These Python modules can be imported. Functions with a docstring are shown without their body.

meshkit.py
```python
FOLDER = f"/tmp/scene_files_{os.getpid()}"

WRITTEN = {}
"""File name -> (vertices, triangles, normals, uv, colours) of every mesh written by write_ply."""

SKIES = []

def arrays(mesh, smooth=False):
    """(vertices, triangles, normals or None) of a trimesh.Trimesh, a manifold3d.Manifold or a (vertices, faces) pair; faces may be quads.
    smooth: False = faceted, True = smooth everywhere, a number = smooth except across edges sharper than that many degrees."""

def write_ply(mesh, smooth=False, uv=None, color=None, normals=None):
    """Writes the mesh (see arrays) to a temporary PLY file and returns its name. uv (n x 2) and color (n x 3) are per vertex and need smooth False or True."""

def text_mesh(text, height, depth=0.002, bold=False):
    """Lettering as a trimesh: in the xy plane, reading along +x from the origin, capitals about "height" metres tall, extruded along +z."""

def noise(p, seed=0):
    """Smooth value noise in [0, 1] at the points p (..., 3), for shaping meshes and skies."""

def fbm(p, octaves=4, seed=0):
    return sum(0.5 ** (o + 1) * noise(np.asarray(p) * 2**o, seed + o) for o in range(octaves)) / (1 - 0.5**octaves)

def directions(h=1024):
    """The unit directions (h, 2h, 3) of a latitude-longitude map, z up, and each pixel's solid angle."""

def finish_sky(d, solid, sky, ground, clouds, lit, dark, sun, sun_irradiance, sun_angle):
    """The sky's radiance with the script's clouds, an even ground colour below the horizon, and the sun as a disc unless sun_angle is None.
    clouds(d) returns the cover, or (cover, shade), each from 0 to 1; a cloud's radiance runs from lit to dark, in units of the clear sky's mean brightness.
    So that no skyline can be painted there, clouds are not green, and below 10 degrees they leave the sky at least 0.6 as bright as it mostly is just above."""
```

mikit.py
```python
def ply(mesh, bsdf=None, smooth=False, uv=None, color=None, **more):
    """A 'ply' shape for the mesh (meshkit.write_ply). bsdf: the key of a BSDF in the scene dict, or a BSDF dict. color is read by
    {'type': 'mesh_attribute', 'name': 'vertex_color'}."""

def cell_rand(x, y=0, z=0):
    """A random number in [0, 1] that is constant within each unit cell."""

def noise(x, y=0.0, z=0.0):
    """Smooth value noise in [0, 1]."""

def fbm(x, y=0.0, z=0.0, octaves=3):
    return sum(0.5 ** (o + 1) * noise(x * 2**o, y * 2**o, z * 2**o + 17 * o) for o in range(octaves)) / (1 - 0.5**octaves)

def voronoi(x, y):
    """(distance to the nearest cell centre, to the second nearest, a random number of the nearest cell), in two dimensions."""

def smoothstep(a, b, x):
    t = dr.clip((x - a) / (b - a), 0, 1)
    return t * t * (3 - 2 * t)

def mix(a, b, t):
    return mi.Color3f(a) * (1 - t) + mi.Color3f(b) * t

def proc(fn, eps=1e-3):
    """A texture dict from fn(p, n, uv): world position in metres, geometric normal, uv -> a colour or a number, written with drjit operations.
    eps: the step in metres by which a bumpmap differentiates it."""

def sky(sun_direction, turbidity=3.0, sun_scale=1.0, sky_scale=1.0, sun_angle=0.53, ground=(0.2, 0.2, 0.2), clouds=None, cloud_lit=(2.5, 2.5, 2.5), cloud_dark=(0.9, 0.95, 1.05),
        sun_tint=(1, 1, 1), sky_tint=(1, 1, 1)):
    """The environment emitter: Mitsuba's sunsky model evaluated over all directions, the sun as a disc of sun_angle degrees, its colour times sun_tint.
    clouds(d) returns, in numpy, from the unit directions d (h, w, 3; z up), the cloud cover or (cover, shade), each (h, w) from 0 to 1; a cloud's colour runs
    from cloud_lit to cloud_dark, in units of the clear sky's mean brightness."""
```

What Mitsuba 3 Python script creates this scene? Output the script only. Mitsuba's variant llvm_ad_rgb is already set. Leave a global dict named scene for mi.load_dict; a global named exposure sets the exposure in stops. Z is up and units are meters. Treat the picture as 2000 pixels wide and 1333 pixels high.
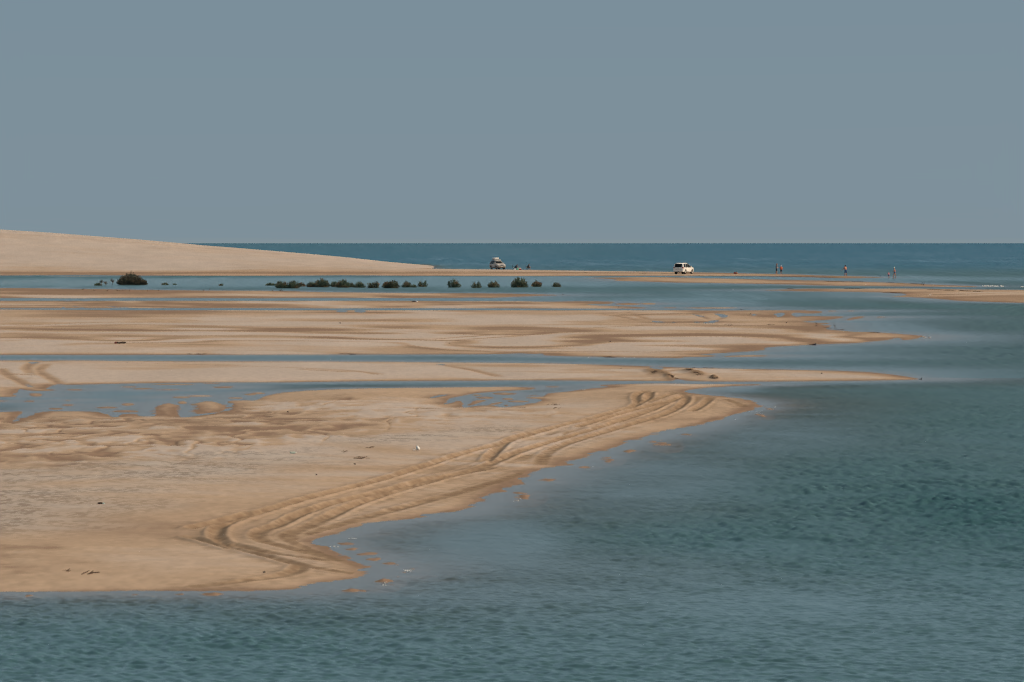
import math, random
import numpy as np, trimesh, drjit as dr, mitsuba as mi, manifold3d as m3, shapely
from shapely.geometry import Polygon, LineString
from scipy.spatial import cKDTree
from scipy.ndimage import map_coordinates
import mikit, meshkit
from mikit import noise, fbm, smoothstep, mix, proc

# ------------------------------------------------------------------ camera, sky, exposure
F, H = 7500.0, 5.5                                   # focal length in photo pixels, eye height over the water
PITCH = math.atan((666.5 - 475.0) / F)
T4 = mi.ScalarTransform4f
scene = {'type': 'scene'}
labels = {}
scene['camera'] = {'type': 'thinlens', 'fov': 2 * math.degrees(math.atan(1000 / F)), 'fov_axis': 'x', 'near_clip': 1.0, 'far_clip': 120000.0,
                   'aperture_radius': 0.009, 'focus_distance': 170.0,
                   'to_world': T4().look_at(origin=[0, 0, H], target=[0, math.cos(PITCH), H - math.sin(PITCH)], up=[0, 0, 1])}
scene['sky'] = mikit.sky((0.80, -0.12, 0.62), turbidity=4.0, sky_scale=1.0, sun_scale=0.84, sun_tint=(1.0, 0.945, 0.93), clouds=lambda d: (0.92 + 0 * d[..., 2], np.clip(.02 + 3.5 * np.clip(d[..., 2], 0, .16) + .03 * (meshkit.fbm(d * [3, 3, 6], 2, 4) - .5), 0, 1)),
                         cloud_lit=(0.545, 0.735, 0.86), cloud_dark=(0.36, 0.53, 0.64), ground=(0.27, 0.37, 0.46))
exposure = 1.75

# ------------------------------------------------------------------ helpers
RNG = np.random.default_rng(7)


def ray(px, py):
    u, v = (np.asarray(px, float) - 1000) / F, (666.5 - np.asarray(py, float)) / F
    return u, math.cos(PITCH) + v * math.sin(PITCH), v * math.cos(PITCH) - math.sin(PITCH)


def gp(px, py, z=0.0):
    """Ground point(s) at height z."""
    dx, dy, dz = ray(px, py)
    k = (z - H) / dz
    return np.stack([dx * k, dy * k], -1)


def chaikin(p, n=1, closed=True):
    p = np.asarray(p, float)
    for _ in range(n):
        q = np.roll(p, -1, 0) if closed else p[1:]
        a = p if closed else p[:-1]
        r = np.empty((2 * len(a), 2))
        r[0::2], r[1::2] = .75 * a + .25 * q, .25 * a + .75 * q
        p = r if closed else np.vstack([p[:1], r, p[-1:]])
    return p


def ell(x0, x1, y0, y1):
    a = np.linspace(0, 2 * np.pi, 14, endpoint=False)
    return [((x0 + x1) / 2 + (x1 - x0) / 2 * math.copysign(abs(math.cos(t)) ** 1.3, math.cos(t)), (y0 + y1) / 2 + (y1 - y0) / 2 * math.sin(t)) for t in a]


def sstep(a, b, x):
    t = np.clip((x - a) / (b - a), 0, 1)
    return t * t * (3 - 2 * t)


def nz(x, y, s, seed=0, o=4):
    return meshkit.fbm(np.stack([x / s, y / s, np.zeros_like(x) + .37 * seed], -1), o, seed) - .5


# ------------------------------------------------------------------ outlines of the sand, surveyed in the photo and laid on the ground
LAND = [
    # far spit and the beach under the dune
    [(-900, 537), (-300, 537.5), (0, 538.5), (100, 538), (160, 537), (250, 538.5), (360, 539), (520, 539.5), (600, 538.5), (700, 538), (780, 539.3), (920, 539.5), (1000, 539.7),
     (1100, 539.7), (1200, 539.5), (1320, 539.2), (1400, 539.6), (1480, 540), (1530, 540.6), (1575, 541.7), (1610, 543.3), (1650, 544), (1690, 543.5), (1720, 542.8), (1734, 542.3),
     (1725, 541.6), (1690, 540.5), (1650, 539.6), (1600, 538.6), (1565, 537), (1530, 536), (1480, 535), (1400, 533.0), (1280, 531.0), (1100, 528.6), (1000, 527.2), (900, 526), (760, 524),
     (600, 518), (400, 511), (0, 506), (-900, 505)],
    ell(118, 188, 539.3, 540.2),
    [(1130, 543.3), (1180, 542.6), (1240, 541.8), (1290, 541.4), (1330, 542.4), (1370, 543.8), (1480, 545.7), (1540, 547.3), (1600, 548.3), (1650, 549.3), (1700, 551.3), (1760, 553.4),
     (1820, 556.2), (1850, 557.5), (1890, 558.6), (1918, 560.2), (1915, 561.3), (1880, 561.2), (1820, 560.6), (1780, 560), (1680, 559.2), (1620, 558.8), (1580, 557.6), (1550, 556.2),
     (1480, 555), (1400, 553.3), (1350, 553), (1310, 552.3), (1280, 551.2), (1240, 549.7), (1205, 549.4), (1186, 548.2), (1200, 546.0), (1170, 544.4)],
    [(1480, 567.2), (1540, 565.6), (1580, 564), (1620, 564.2), (1700, 564.4), (1780, 564), (1850, 565), (1890, 566), (1940, 566), (2000, 567), (2100, 568), (2500, 570), (2500, 598),
     (2100, 593.5), (2000, 592), (1980, 591.6), (1920, 589.6), (1875, 588), (1850, 585.6), (1820, 583.2), (1790, 581.2), (1732, 579.8), (1770, 577.6), (1772, 575.6), (1760, 573.6),
     (1735, 572), (1680, 570.6), (1580, 569.7), (1540, 568.7)],
    # long low bars
    [(-900, 562), (0, 563), (60, 563), (140, 565.3), (160, 564.5), (250, 566), (360, 567.8), (560, 568.6), (620, 571), (700, 571.6), (840, 573), (950, 573.2), (1000, 574), (1060, 575.4),
     (1098, 577.1), (1060, 577.9), (1020, 579.5), (990, 580.6), (960, 582.5), (920, 581.6), (860, 582.8), (600, 582.4), (500, 583), (300, 582.2), (160, 583), (0, 582.6), (-900, 582)],
    [(-900, 587.6), (0, 588), (150, 588.3), (300, 587.6), (500, 588.4), (700, 588), (920, 588.6), (1020, 588.7), (1072, 590.3), (1110, 589), (1190, 589.2), (1205, 591.5), (1175, 592.2),
     (1205, 594), (1160, 594.6), (1145, 596), (1175, 597.6), (1215, 598.6), (1272, 602.2), (1240, 603.3), (1120, 603), (1000, 602.8), (800, 602.5), (600, 602.8), (400, 602), (0, 602.6), (-900, 602)],
    ell(1203, 1250, 592.2, 596.4), ell(1252, 1280, 592, 595.4), ell(1297, 1321, 600.6, 602.8), ell(1334, 1442, 600.8, 603.1), ell(1617, 1635, 607, 609), ell(1656, 1668, 607, 608.6),
    ell(1712, 1728, 618.8, 620.6),
    [(-900, 604.6), (0, 605), (120, 605.6), (200, 606), (300, 606.8), (420, 606.2), (640, 606.6), (760, 606.8), (900, 606.2), (1050, 606.6), (1200, 606.2), (1300, 606.5), (1400, 607), (1520, 606.6),
     (1560, 606.5), (1600, 607.5), (1608, 610.5), (1595, 612.5), (1575, 613), (1556, 610.6), (1546, 612.5), (1545, 616), (1556, 620), (1565, 617.5), (1600, 618), (1652, 618.5), (1645, 621),
     (1620, 625), (1580, 627.5), (1560, 629), (1600, 631.5), (1622, 631.3), (1615, 633.5), (1595, 634), (1610, 636.5), (1628, 636), (1612, 640), (1612, 642.5), (1618, 644.5), (1645, 646),
     (1668, 649), (1700, 648.5), (1740, 651.5), (1780, 654.5), (1812, 657.5), (1795, 657.8), (1795, 660), (1780, 663.5), (1762, 665), (1760, 661), (1755, 659.5), (1745, 661.5), (1730, 665),
     (1700, 667), (1675, 670.5), (1600, 672.5), (1540, 676), (1500, 678), (1490, 681), (1497, 684.5), (1440, 688), (1400, 690.5), (1350, 693), (1402, 695.2), (1390, 697.5), (1330, 697.5),
     (1330, 700), (1310, 699.3), (1220, 698.5), (1180, 697), (1080, 695.5), (1066, 693), (1062, 690.5), (1040, 692), (1010, 689.5), (985, 692), (800, 692.6), (600, 692.8), (400, 693.4),
     (0, 693.4), (-900, 693)],
    [(1647, 627), (1660, 622.5), (1672, 618.7), (1688, 618.3), (1690, 620), (1672, 623.5)], [(1402, 697.3), (1440, 694.8), (1480, 693.7), (1503, 696), (1470, 697.2)],
    [(-900, 704), (0, 704.8), (75, 704), (87, 706.4), (97, 705), (130, 704.4), (230, 705.4), (330, 706), (600, 706.6), (750, 707), (900, 709), (1000, 709.2), (1100, 711), (1200, 714), (1280, 716.5),
     (1360, 719.5), (1440, 721), (1560, 723), (1680, 726), (1740, 731.5), (1780, 737.5), (1797, 741), (1780, 742.3), (1700, 743.5), (1560, 745), (1440, 746), (1345, 745), (1328, 741.5), (1317, 741),
     (1316, 744.3), (1280, 744.6), (1200, 744), (1020, 743), (900, 744), (744, 744.5), (600, 746.5), (560, 747), (400, 747.5), (300, 748.5), (200, 750.5), (110, 753), (97, 752.6), (98, 756),
     (85, 759.8), (104, 761.5), (104, 763.5), (70, 763.8), (48, 762.5), (44, 760.5), (36, 761), (34, 768), (22, 769.5), (33, 773), (28, 775.4), (0, 776), (-900, 772)],
    # the near beach
    [(-900, 812), (-200, 808), (0, 806), (20, 804.7), (47, 803.5), (40, 809), (30, 817), (19, 826.5), (24, 828), (37, 823), (48, 818), (60, 813.5), (74, 807), (88, 803.7), (180, 804), (205, 808),
     (222, 816), (231, 815), (236, 809.5), (266, 808.5), (270, 814), (300, 814), (306, 811.5), (308, 807), (302, 802), (312, 796), (314, 791), (327, 787.5), (340, 790), (346, 794), (340, 798),
     (343, 804), (349, 812), (353, 817), (370, 815), (400, 811), (430, 807), (450, 802.5), (459, 796), (460, 791), (452, 786), (443, 783.8), (470, 782.5), (498, 783.4), (508, 779), (520, 773),
     (545, 768), (600, 763.5), (660, 761), (700, 759.7), (800, 758.3), (900, 757), (960, 756.2), (1030, 756.3), (1048, 760.3), (1010, 763), (960, 765.5), (925, 768.5), (905, 773.5), (878, 778),
     (874, 782), (864, 791), (874, 789.3), (890, 785.5), (897, 783), (905, 788), (903, 793), (905, 797), (915, 795.5), (930, 793), (948, 792.5), (960, 792), (975, 795.5), (983, 796.5), (995, 795),
     (1010, 792.5), (1030, 792), (1022, 790), (1042, 788), (1052, 785.5), (1060, 782.5), (1055, 779.5), (1030, 778.6), (1022, 777), (1055, 775.5), (1062, 774.5), (1066, 771), (1072, 768),
     (1100, 766.5), (1118, 764), (1140, 760.5), (1180, 757.3), (1195, 755.5), (1165, 753.4), (1200, 752), (1240, 750), (1300, 749.7), (1335, 750.4), (1400, 751), (1480, 751.2), (1492, 752),
     (1440, 754), (1390, 757), (1350, 761), (1334, 764.8), (1345, 767.5), (1365, 770), (1390, 773), (1442, 778.5), (1470, 785), (1478, 790), (1475, 797), (1450, 804), (1425, 812), (1390, 823.5),
     (1351, 833), (1313, 842.5), (1281, 849.5), (1264, 857), (1232, 862), (1215, 869), (1180, 879.5), (1150, 885), (1152, 892), (1124, 898.5), (1099, 901.5), (1092, 910.5), (1056, 915),
     (1052, 922), (1029, 935), (1005, 944.5), (977, 951.5), (955, 964), (931, 981), (924, 990), (895, 999), (857, 1006), (805, 1013.5), (756, 1019), (700, 1029), (658, 1041.5), (604, 1056.5),
     (619, 1064), (654, 1078), (700, 1094), (728, 1104.5), (735, 1116), (717, 1126.5), (686, 1131), (647, 1136), (616, 1145), (574, 1152), (525, 1153.5), (350, 1154.5), (0, 1156.5), (-900, 1160)],
    [(379, 789), (390, 787), (400, 784.3), (415, 784.5), (430, 789), (439, 794), (441, 800), (425, 805), (400, 808), (381, 809), (384, 803), (390, 798), (388, 793)],
    *[ell(*e) for e in [(57, 83, 768.5, 775), (51, 67, 783, 785.4), (121, 144, 790, 793), (138, 154, 760.6, 763), (-10, 8, 783, 785), (127, 137, 781.5, 783.5), (96, 120, 797.5, 800.6), (236, 263, 788, 792.6),
      (200, 216, 795, 797.6), (228, 262, 802.2, 805.6), (347, 366, 784, 789.5), (336, 372, 775, 778.2), (365, 416, 772.4, 775.4), (427, 452, 755.2, 758.3), (445, 475, 776.4, 779.3),
      (476, 500, 769.4, 772.6), (490, 519, 767, 770.4), (238, 266, 755.2, 757.2), (262, 291, 758.6, 760.8), (292, 378, 750.4, 752.2), (305, 350, 761.2, 762.6), (395, 430, 748.6, 749.9),
      (920, 942, 771, 774), (928, 966, 775.2, 779.4), (962, 1010, 767.4, 771.8), (980, 1003, 778, 781.6), (991, 1034, 783, 786.4), (984, 993, 791, 794), (1022, 1058, 773, 774.2), (1066, 1092, 755, 757)]],
    [(910, 793), (918, 789), (925, 783.5), (935, 782), (951, 781.6), (944, 785), (925, 791)], [(952, 792), (962, 787.5), (980, 785.3), (982, 787), (968, 791)],
]
PONDS = [ell(655, 680, 606, 610.5), ell(692, 716, 605.6, 611), ell(1466, 1480, 613.8, 617.2), [(1506, 614), (1520, 612), (1530, 610.5), (1535, 614), (1528, 619), (1517, 620.3), (1514, 616)],
         ell(1310, 1320, 629.2, 631), ell(1355, 1367, 628.6, 631), ell(1376, 1382, 629, 630.6), ell(1145, 1172, 594, 596.6), ell(160, 172, 586.5, 589), ell(155, 164, 600.5, 603.4), ell(120, 128, 600, 603),
         [(839, 777.5), (848, 774.5), (865, 771.5), (878, 771.2), (870, 773), (850, 777), (842, 778.6)]]
SHOALS = [(995, 1040, 958, 978), (1050, 1090, 934, 943), (1127, 1159, 908, 915), (1169, 1200, 893, 904), (1267, 1306, 858, 874), (1474, 1495, 807, 815), (1490, 1515, 795, 801), (661, 703, 1040, 1045),
          (655, 700, 1060, 1066), (672, 704, 1070, 1078), (690, 735, 1078, 1090), (715, 758, 1088, 1097), (742, 790, 1099, 1108), (775, 815, 1108, 1120), (730, 768, 1132, 1147), (760, 815, 1124, 1129),
          (658, 731, 1151, 1156), (560, 625, 1155, 1160), (380, 450, 1159, 1165), (330, 375, 1158, 1163), (240, 290, 1160, 1164), (20, 62, 1162, 1168), (150, 190, 1160, 1166), (1215, 1240, 878, 884), (1330, 1350, 846, 852)]

polys = [Polygon(gp(*chaikin(p).T)).buffer(0) for p in LAND]
land = shapely.unary_union(polys).difference(shapely.unary_union([Polygon(gp(*chaikin(p).T)).buffer(0) for p in PONDS])).buffer(0)
rings = [np.asarray(r.coords) for g in land.geoms for r in [g.exterior, *g.interiors]]


def sampled(p, step):
    out = []
    for a, b in zip(p[:-1], p[1:]):
        n = max(1, int(np.hypot(*(b - a)) / step))
        out.append(a + (b - a) * np.linspace(0, 1, n, endpoint=False)[:, None])
    return np.vstack(out)


edge_tree = cKDTree(np.vstack([sampled(r, .25) for r in rings]))
shapely.prepare(land)


def signed(x, y):
    d, _ = edge_tree.query(np.stack([x, y], -1), workers=-1)
    return np.where(shapely.contains_xy(land, x, y), d, -d)


# tyre ruts, each a line on the ground
TRACKS = [  # the near beach
    [(1390, 773), (1337, 770), (1285, 764.5), (1253, 768), (1240, 782), (1248, 793), (1236, 803), (1204, 810), (1162, 824), (1096, 838), (1040, 855), (970, 876), (900, 894), (805, 926), (717, 954),
     (630, 975), (560, 996), (490, 1015), (437, 1031), (420, 1045), (425, 1061), (455, 1076), (525, 1094), (588, 1110), (647, 1117), (705, 1123)],
    [(1380, 770), (1337, 775), (1290, 800), (1264, 810), (1215, 827), (1145, 848), (1075, 869), (1005, 890), (970, 907), (910, 929), (840, 940), (735, 971), (647, 992), (577, 1013), (546, 1031), (500, 1045),
     (504, 1059), (546, 1069), (595, 1080), (658, 1094), (705, 1106)],
    [(960, 917), (840, 945), (700, 989), (630, 1020), (595, 1034), (567, 1045), (560, 1052), (585, 1066), (640, 1082), (690, 1098)],
    [(1030, 922), (973, 943), (875, 971), (787, 996), (717, 1013), (647, 1031), (610, 1045)],
    [(455, 1069), (532, 1087), (595, 1092), (632, 1097)], [(588, 1111), (577, 1124), (525, 1134), (437, 1145), (385, 1148)],
    [(1271, 768), (1267, 785), (1245, 796)], [(1334, 770), (1344, 785), (1320, 806), (1267, 824), (1180, 848), (1110, 869), (1075, 883), (1060, 896), (1056, 909)],
    [(1390, 778), (1372, 796), (1350, 807)], [(1316, 770), (1290, 783), (1265, 792)], [(952, 906), (970, 883), (1001, 862), (1040, 852)], [(1418, 782), (1440, 789), (1452, 796)],
    [(374, 1041), (400, 1034), (437, 1026), (490, 1011)], [(372, 1058), (420, 1069), (460, 1081)], [(1300, 790), (1262, 801), (1200, 819), (1130, 840)]]
FAINT = [[(852, 664), (950, 657), (1065, 647), (1195, 640), (1300, 636)], [(860, 668), (960, 662), (1080, 652)], [(574, 722), (696, 729), (740, 735)], [(590, 726), (680, 731)], [(230, 709), (350, 712), (520, 719), (600, 723)],
         [(0, 724), (14, 739), (35, 746), (60, 756)], [(66, 708), (49, 722), (60, 735)], [(90, 712), (74, 728), (82, 736), (105, 746), (120, 752)], [(0, 735), (70, 738)], [(860, 712), (940, 731), (975, 738)],
         [(0, 640), (150, 633), (300, 630), (400, 628)], [(1280, 716), (1290, 728), (1300, 735)], [(1270, 735), (1310, 726), (1330, 722)], [(1225, 610), (1265, 625), (1290, 630)], [(1160, 612), (1215, 620), (1250, 628)],
         [(1340, 612), (1370, 618), (1385, 625)], [(1400, 613), (1420, 620), (1380, 632)], [(130, 590), (200, 598), (250, 602)], [(100, 591), (150, 599)], [(0, 846), (60, 850), (130, 866), (140, 890)], [(115, 850), (175, 872), (130, 885)]]
rut_tree = cKDTree(np.vstack([sampled(gp(*chaikin(t, 3, False).T), .05) for t in TRACKS]))
faint_tree = cKDTree(np.vstack([sampled(gp(*chaikin(t, 2, False).T), .1) for t in FAINT]))
MOUNDS = [(1275, 729, 16, 5), (1292, 732, 14, 4), (1345, 728, 14, 4), (1362, 733, 14, 4), (1395, 740, 8, 2.4), (1305, 738, 8, 2.4)]
shoal_at = [(gp((a + b) / 2, (c + d) / 2), (b - a) / 2 / F * gp(1000, (c + d) / 2)[1], abs(gp(1000, c)[1] - gp(1000, d)[1]) / 2) for a, b, c, d in SHOALS]
mound_at = [(gp(a, b), c / F * gp(a, b)[1], abs(gp(a, b - d)[1] - gp(a, b + d)[1]) / 2) for a, b, c, d in MOUNDS]
crest_t = (np.array([-900, -300, 0, 100, 200, 330, 400, 500, 600, 700, 800, 860, 900, 960]) - 1000) / F
crest_y = np.array([425, 437, 449, 455, 463, 473, 480, 488, 496, 506.5, 517, 523, 527, 531])
HUMMOCK = Polygon(gp(*np.array([(-900, 815), (60, 815), (330, 818), (520, 790), (700, 775), (860, 800), (980, 800), (1020, 815), (860, 850), (700, 868), (560, 885), (420, 905), (200, 925), (-900, 935)]).T))
CHURN = Polygon(gp(*np.array([(1240, 770), (1290, 766), (1390, 775), (1372, 792), (1300, 818), (1200, 846), (1060, 887), (950, 926), (800, 955), (660, 992), (600, 1022), (575, 1052), (640, 1080), (700, 1100), (650, 1096), (545, 1070),
                                 (500, 1048), (545, 1031), (600, 1005), (700, 975), (850, 930), (950, 895), (1060, 862), (1170, 825), (1235, 800)]).T))
CRUST = Polygon(gp(*np.array([(-900, 930), (0, 928), (230, 918), (430, 900), (600, 880), (760, 862), (900, 850), (1010, 838), (980, 850), (860, 868), (720, 885), (640, 905), (560, 930), (400, 965), (280, 985), (230, 1020),
                                 (120, 1045), (0, 1062), (-900, 1070)]).T))
DAMP = Polygon(gp(*np.array([(-900, 1060), (0, 1062), (90, 1068), (150, 1082), (200, 1110), (180, 1130), (60, 1136), (0, 1138), (-900, 1140)]).T))


def inside(poly, x, y, soft):
    """1 inside, 0 outside, over a soft wandering edge."""
    b = shapely.boundary(poly)
    p = cKDTree(sampled(np.asarray(b.coords), .3))
    d, _ = p.query(np.stack([x, y], -1), workers=-1)
    d = np.where(shapely.contains_xy(poly, x, y), d, -d) + nz(x, y, soft * 2.5, 5) * soft * 3
    return sstep(-soft, soft, d)


def relief(x, y, full=False):
    """Height of the sand (below 0: the bed under the water) and, if full, its dampness and its kind (-1 churned, 0 smooth, 1 crusted)."""
    sd = signed(x, y)
    d = np.hypot(x, y)
    near, far = sstep(175, 140, d), sstep(560, 620, d)
    mid = 1 - near - far
    A = .30 * near + .07 * mid + far * (.12 + .36 * sstep(60, -10, x))
    A = A + .05 * sstep(200, 175, d) * sstep(140, 150, d)
    s = .035 * near + .008 * mid + .013 * far
    B = .9 * near + .8 * mid + 1.2 * far
    h = np.where(sd > 0, A * (1 - np.exp(-np.maximum(sd, 0) * s / A)), -B * (1 - np.exp(np.minimum(sd, 0) * s * np.where(near > .5, 1.2, 3.5) / B)))
    amp = np.exp(-np.abs(sd) * s / .05)
    h += (.5 + .5 * amp) * (.016 * near + .010 * mid + .02 * far) * nz(x, y, 1.6 + d / 90, 3) * 2
    h += .012 * near * nz(x, y, .5, 8, 2) + .035 * near * np.exp(-np.abs(sd) / 1.3) * nz(x, y, .8, 7, 3)
    for (c, rx, ry) in shoal_at:
        q = ((x - c[0]) / rx) ** 2 + ((y - c[1]) / ry) ** 2
        k = q < 6
        h[k] = np.maximum(h[k], -.042 + .044 * np.exp(-q[k] * .5) + .15 * nz(x[k], y[k] * .6, .30, 12) * np.exp(-q[k] * .3)) if k.any() else h[k]
    h = np.where((sd > 0) & (y > 118) & (d < 420), np.maximum(h, np.minimum(.014, .004 + sd * .03)), h)
    h += near * sstep(.3, 1.5, sd) * (.010 * nz(x * .7, y, .13, 82, 2) + .006 * nz(x, y, .06, 83, 1) * sstep(110, 70, d))
    churn = np.zeros_like(h)
    for (c, rx, ry) in mound_at:
        q = ((x - c[0]) / rx) ** 2 + ((y - c[1]) / ry) ** 2
        k = q < 8
        e = np.exp(-q[k])
        h[k] += e * (.10 + .22 * nz(x[k], y[k], .6, 21))
        churn[k] = np.maximum(churn[k], np.minimum(1, e * 1.6 + .5 * nz(x[k], y[k], .8, 4)))
    hum = np.zeros_like(h)
    n = (d < 190) & (sd > .3)
    if n.any():
        xn, yn = x[n], y[n]
        r, _ = rut_tree.query(np.stack([xn, yn], -1), workers=-1)
        r_near = r
        wob = .06 * nz(xn, yn, .4, 9)
        r = np.abs(r + wob)
        dry_ = sstep(.4, 2.2, sd[n])
        h[n] += dry_ * (-.046 * np.exp(-(r / .10) ** 2) + .032 * np.exp(-((r - .21) / .07) ** 2) + .022 * np.exp(-(r / .45) ** 2) * nz(xn, yn, .16, 10) * 2)
        churn[n] = np.maximum(churn[n], np.clip(1.0 * np.exp(-(r / .36) ** 2) + 1.1 * nz(xn, yn, .20, 11), 0, 1) * np.exp(-(r / .60) ** 4))
        ch = inside(CHURN, xn, yn, .5)
        al, ac = xn * .18 + yn * .98, xn * .98 - yn * .18
        lane = meshkit.fbm(np.stack([ac / .38, al / 7.0, ac * 0 + 2], -1), 3, 71)
        grain = nz(xn, yn, .13, 72, 3)
        rut = meshkit.fbm(np.stack([(ac + .35 * nz(xn, yn, 3, 84)) / .17, al / 9.0, ac * 0 + 5], -1), 2, 85) - .5
        h[n] += dry_ * ch * (.045 * rut + .03 * grain + .02 * (lane - .5))
        ch = ch * np.clip(sstep(.34, .52, lane) * .95 + .8 * grain - 1.6 * rut, 0, 1)
        churn[n] = np.maximum(churn[n], ch)
        churn[n] *= 1 - .75 * np.exp(-((r - .24) / .07) ** 2)
        hu = inside(HUMMOCK, xn, yn, 2.0)
        wx, wy = xn + 1.2 * nz(xn, yn, 3, 14), yn + 4.0 * nz(xn, yn, 4, 15)
        ridge = 1 - np.abs(2 * meshkit.fbm(np.stack([wx / 1.0, wy / 2.6, wx * 0], -1), 4, 16) - 1) * 2
        scour = np.exp(-((meshkit.fbm(np.stack([wx / 2.2, wy / 7.0, wx * 0 + 1], -1), 4, 73) - .5) / .018) ** 2)
        h[n] += hu * (.035 * ridge + .035 * nz(xn, yn, .4, 17) - .025 * scour)
        hum[n] = hu * ridge
        cr = inside(CRUST, xn, yn, 1.5)
        h[n] += cr * (.018 * nz(xn, yn, .25, 18, 3) + .02 * nz(xn, yn, 1.2, 19))
    k = (d >= 120) & (d < 420) & (sd > .2)
    fr = np.zeros_like(h)
    if k.any():
        r, _ = faint_tree.query(np.stack([x[k], y[k]], -1), workers=-1)
        w = d[k] / 300
        fr[k] = np.clip(np.exp(-(r / (.35 * w + .12)) ** 2) * (1.0 + 1.2 * nz(x[k], y[k], 1.2, 23)), 0, 1)
        h[k] += -.03 * fr[k]
    # the dune
    t = x / np.maximum(y, 1)
    dc = 880 + 40 * nz(x, y * 0, 60, 31, 2)
    zc = H - (np.interp(t, crest_t, crest_y) - 475) * dc / F
    rise = sstep(705, 880, y) ** .9 * (1 - sstep(890, 1130, y))
    dune = np.maximum(zc - h, 0) * rise * sstep(.004, -.005, t + .012)
    h += dune * (1 + .02 * nz(x, y, 25, 32)) + .26 * sstep(.3, 2, dune) * nz(x, y * .7, 13, 33)
    if not full:
        return h
    # dampness: near the water and on low ground, with streaks
    L = np.interp(d, [100, 150, 180, 300, 420, 650], [.7, .8, 1.5, 5, 8, 10])
    wet = np.exp(-np.maximum(sd + nz(x, y, 2 + d / 100, 41) * L * 1.3, 0) / L)
    streak = nz(x, y, 5 + d / 12, 42, 5)
    streak2 = nz(x * .6, y, 3.0 + d / 90, 43, 4)
    bar = np.interp(d, [150, 186, 200, 222, 232, 252, 262, 285, 312, 345, 420, 640, 700, 730, 760], [.02, .06, .14, .16, .46, .46, .24, .28, .62, .70, .62, .42, .42, .3, .08])
    bar = np.where(d < 147, .38, bar)
    damp = np.clip(bar + streak * (1.3 * mid + .9 * near + .35 * far) + streak2 * (1.3 * mid + .6 * near + .5 * far), 0, 1)
    damp = np.maximum(damp, wet)
    # strand lines: thin wandering bands left by the falling water
    st = np.zeros_like(h)
    f1 = meshkit.fbm(np.stack([x / (14 + d / 5), y / (5 + d / 16), x * 0], -1), 5, 74)
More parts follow.
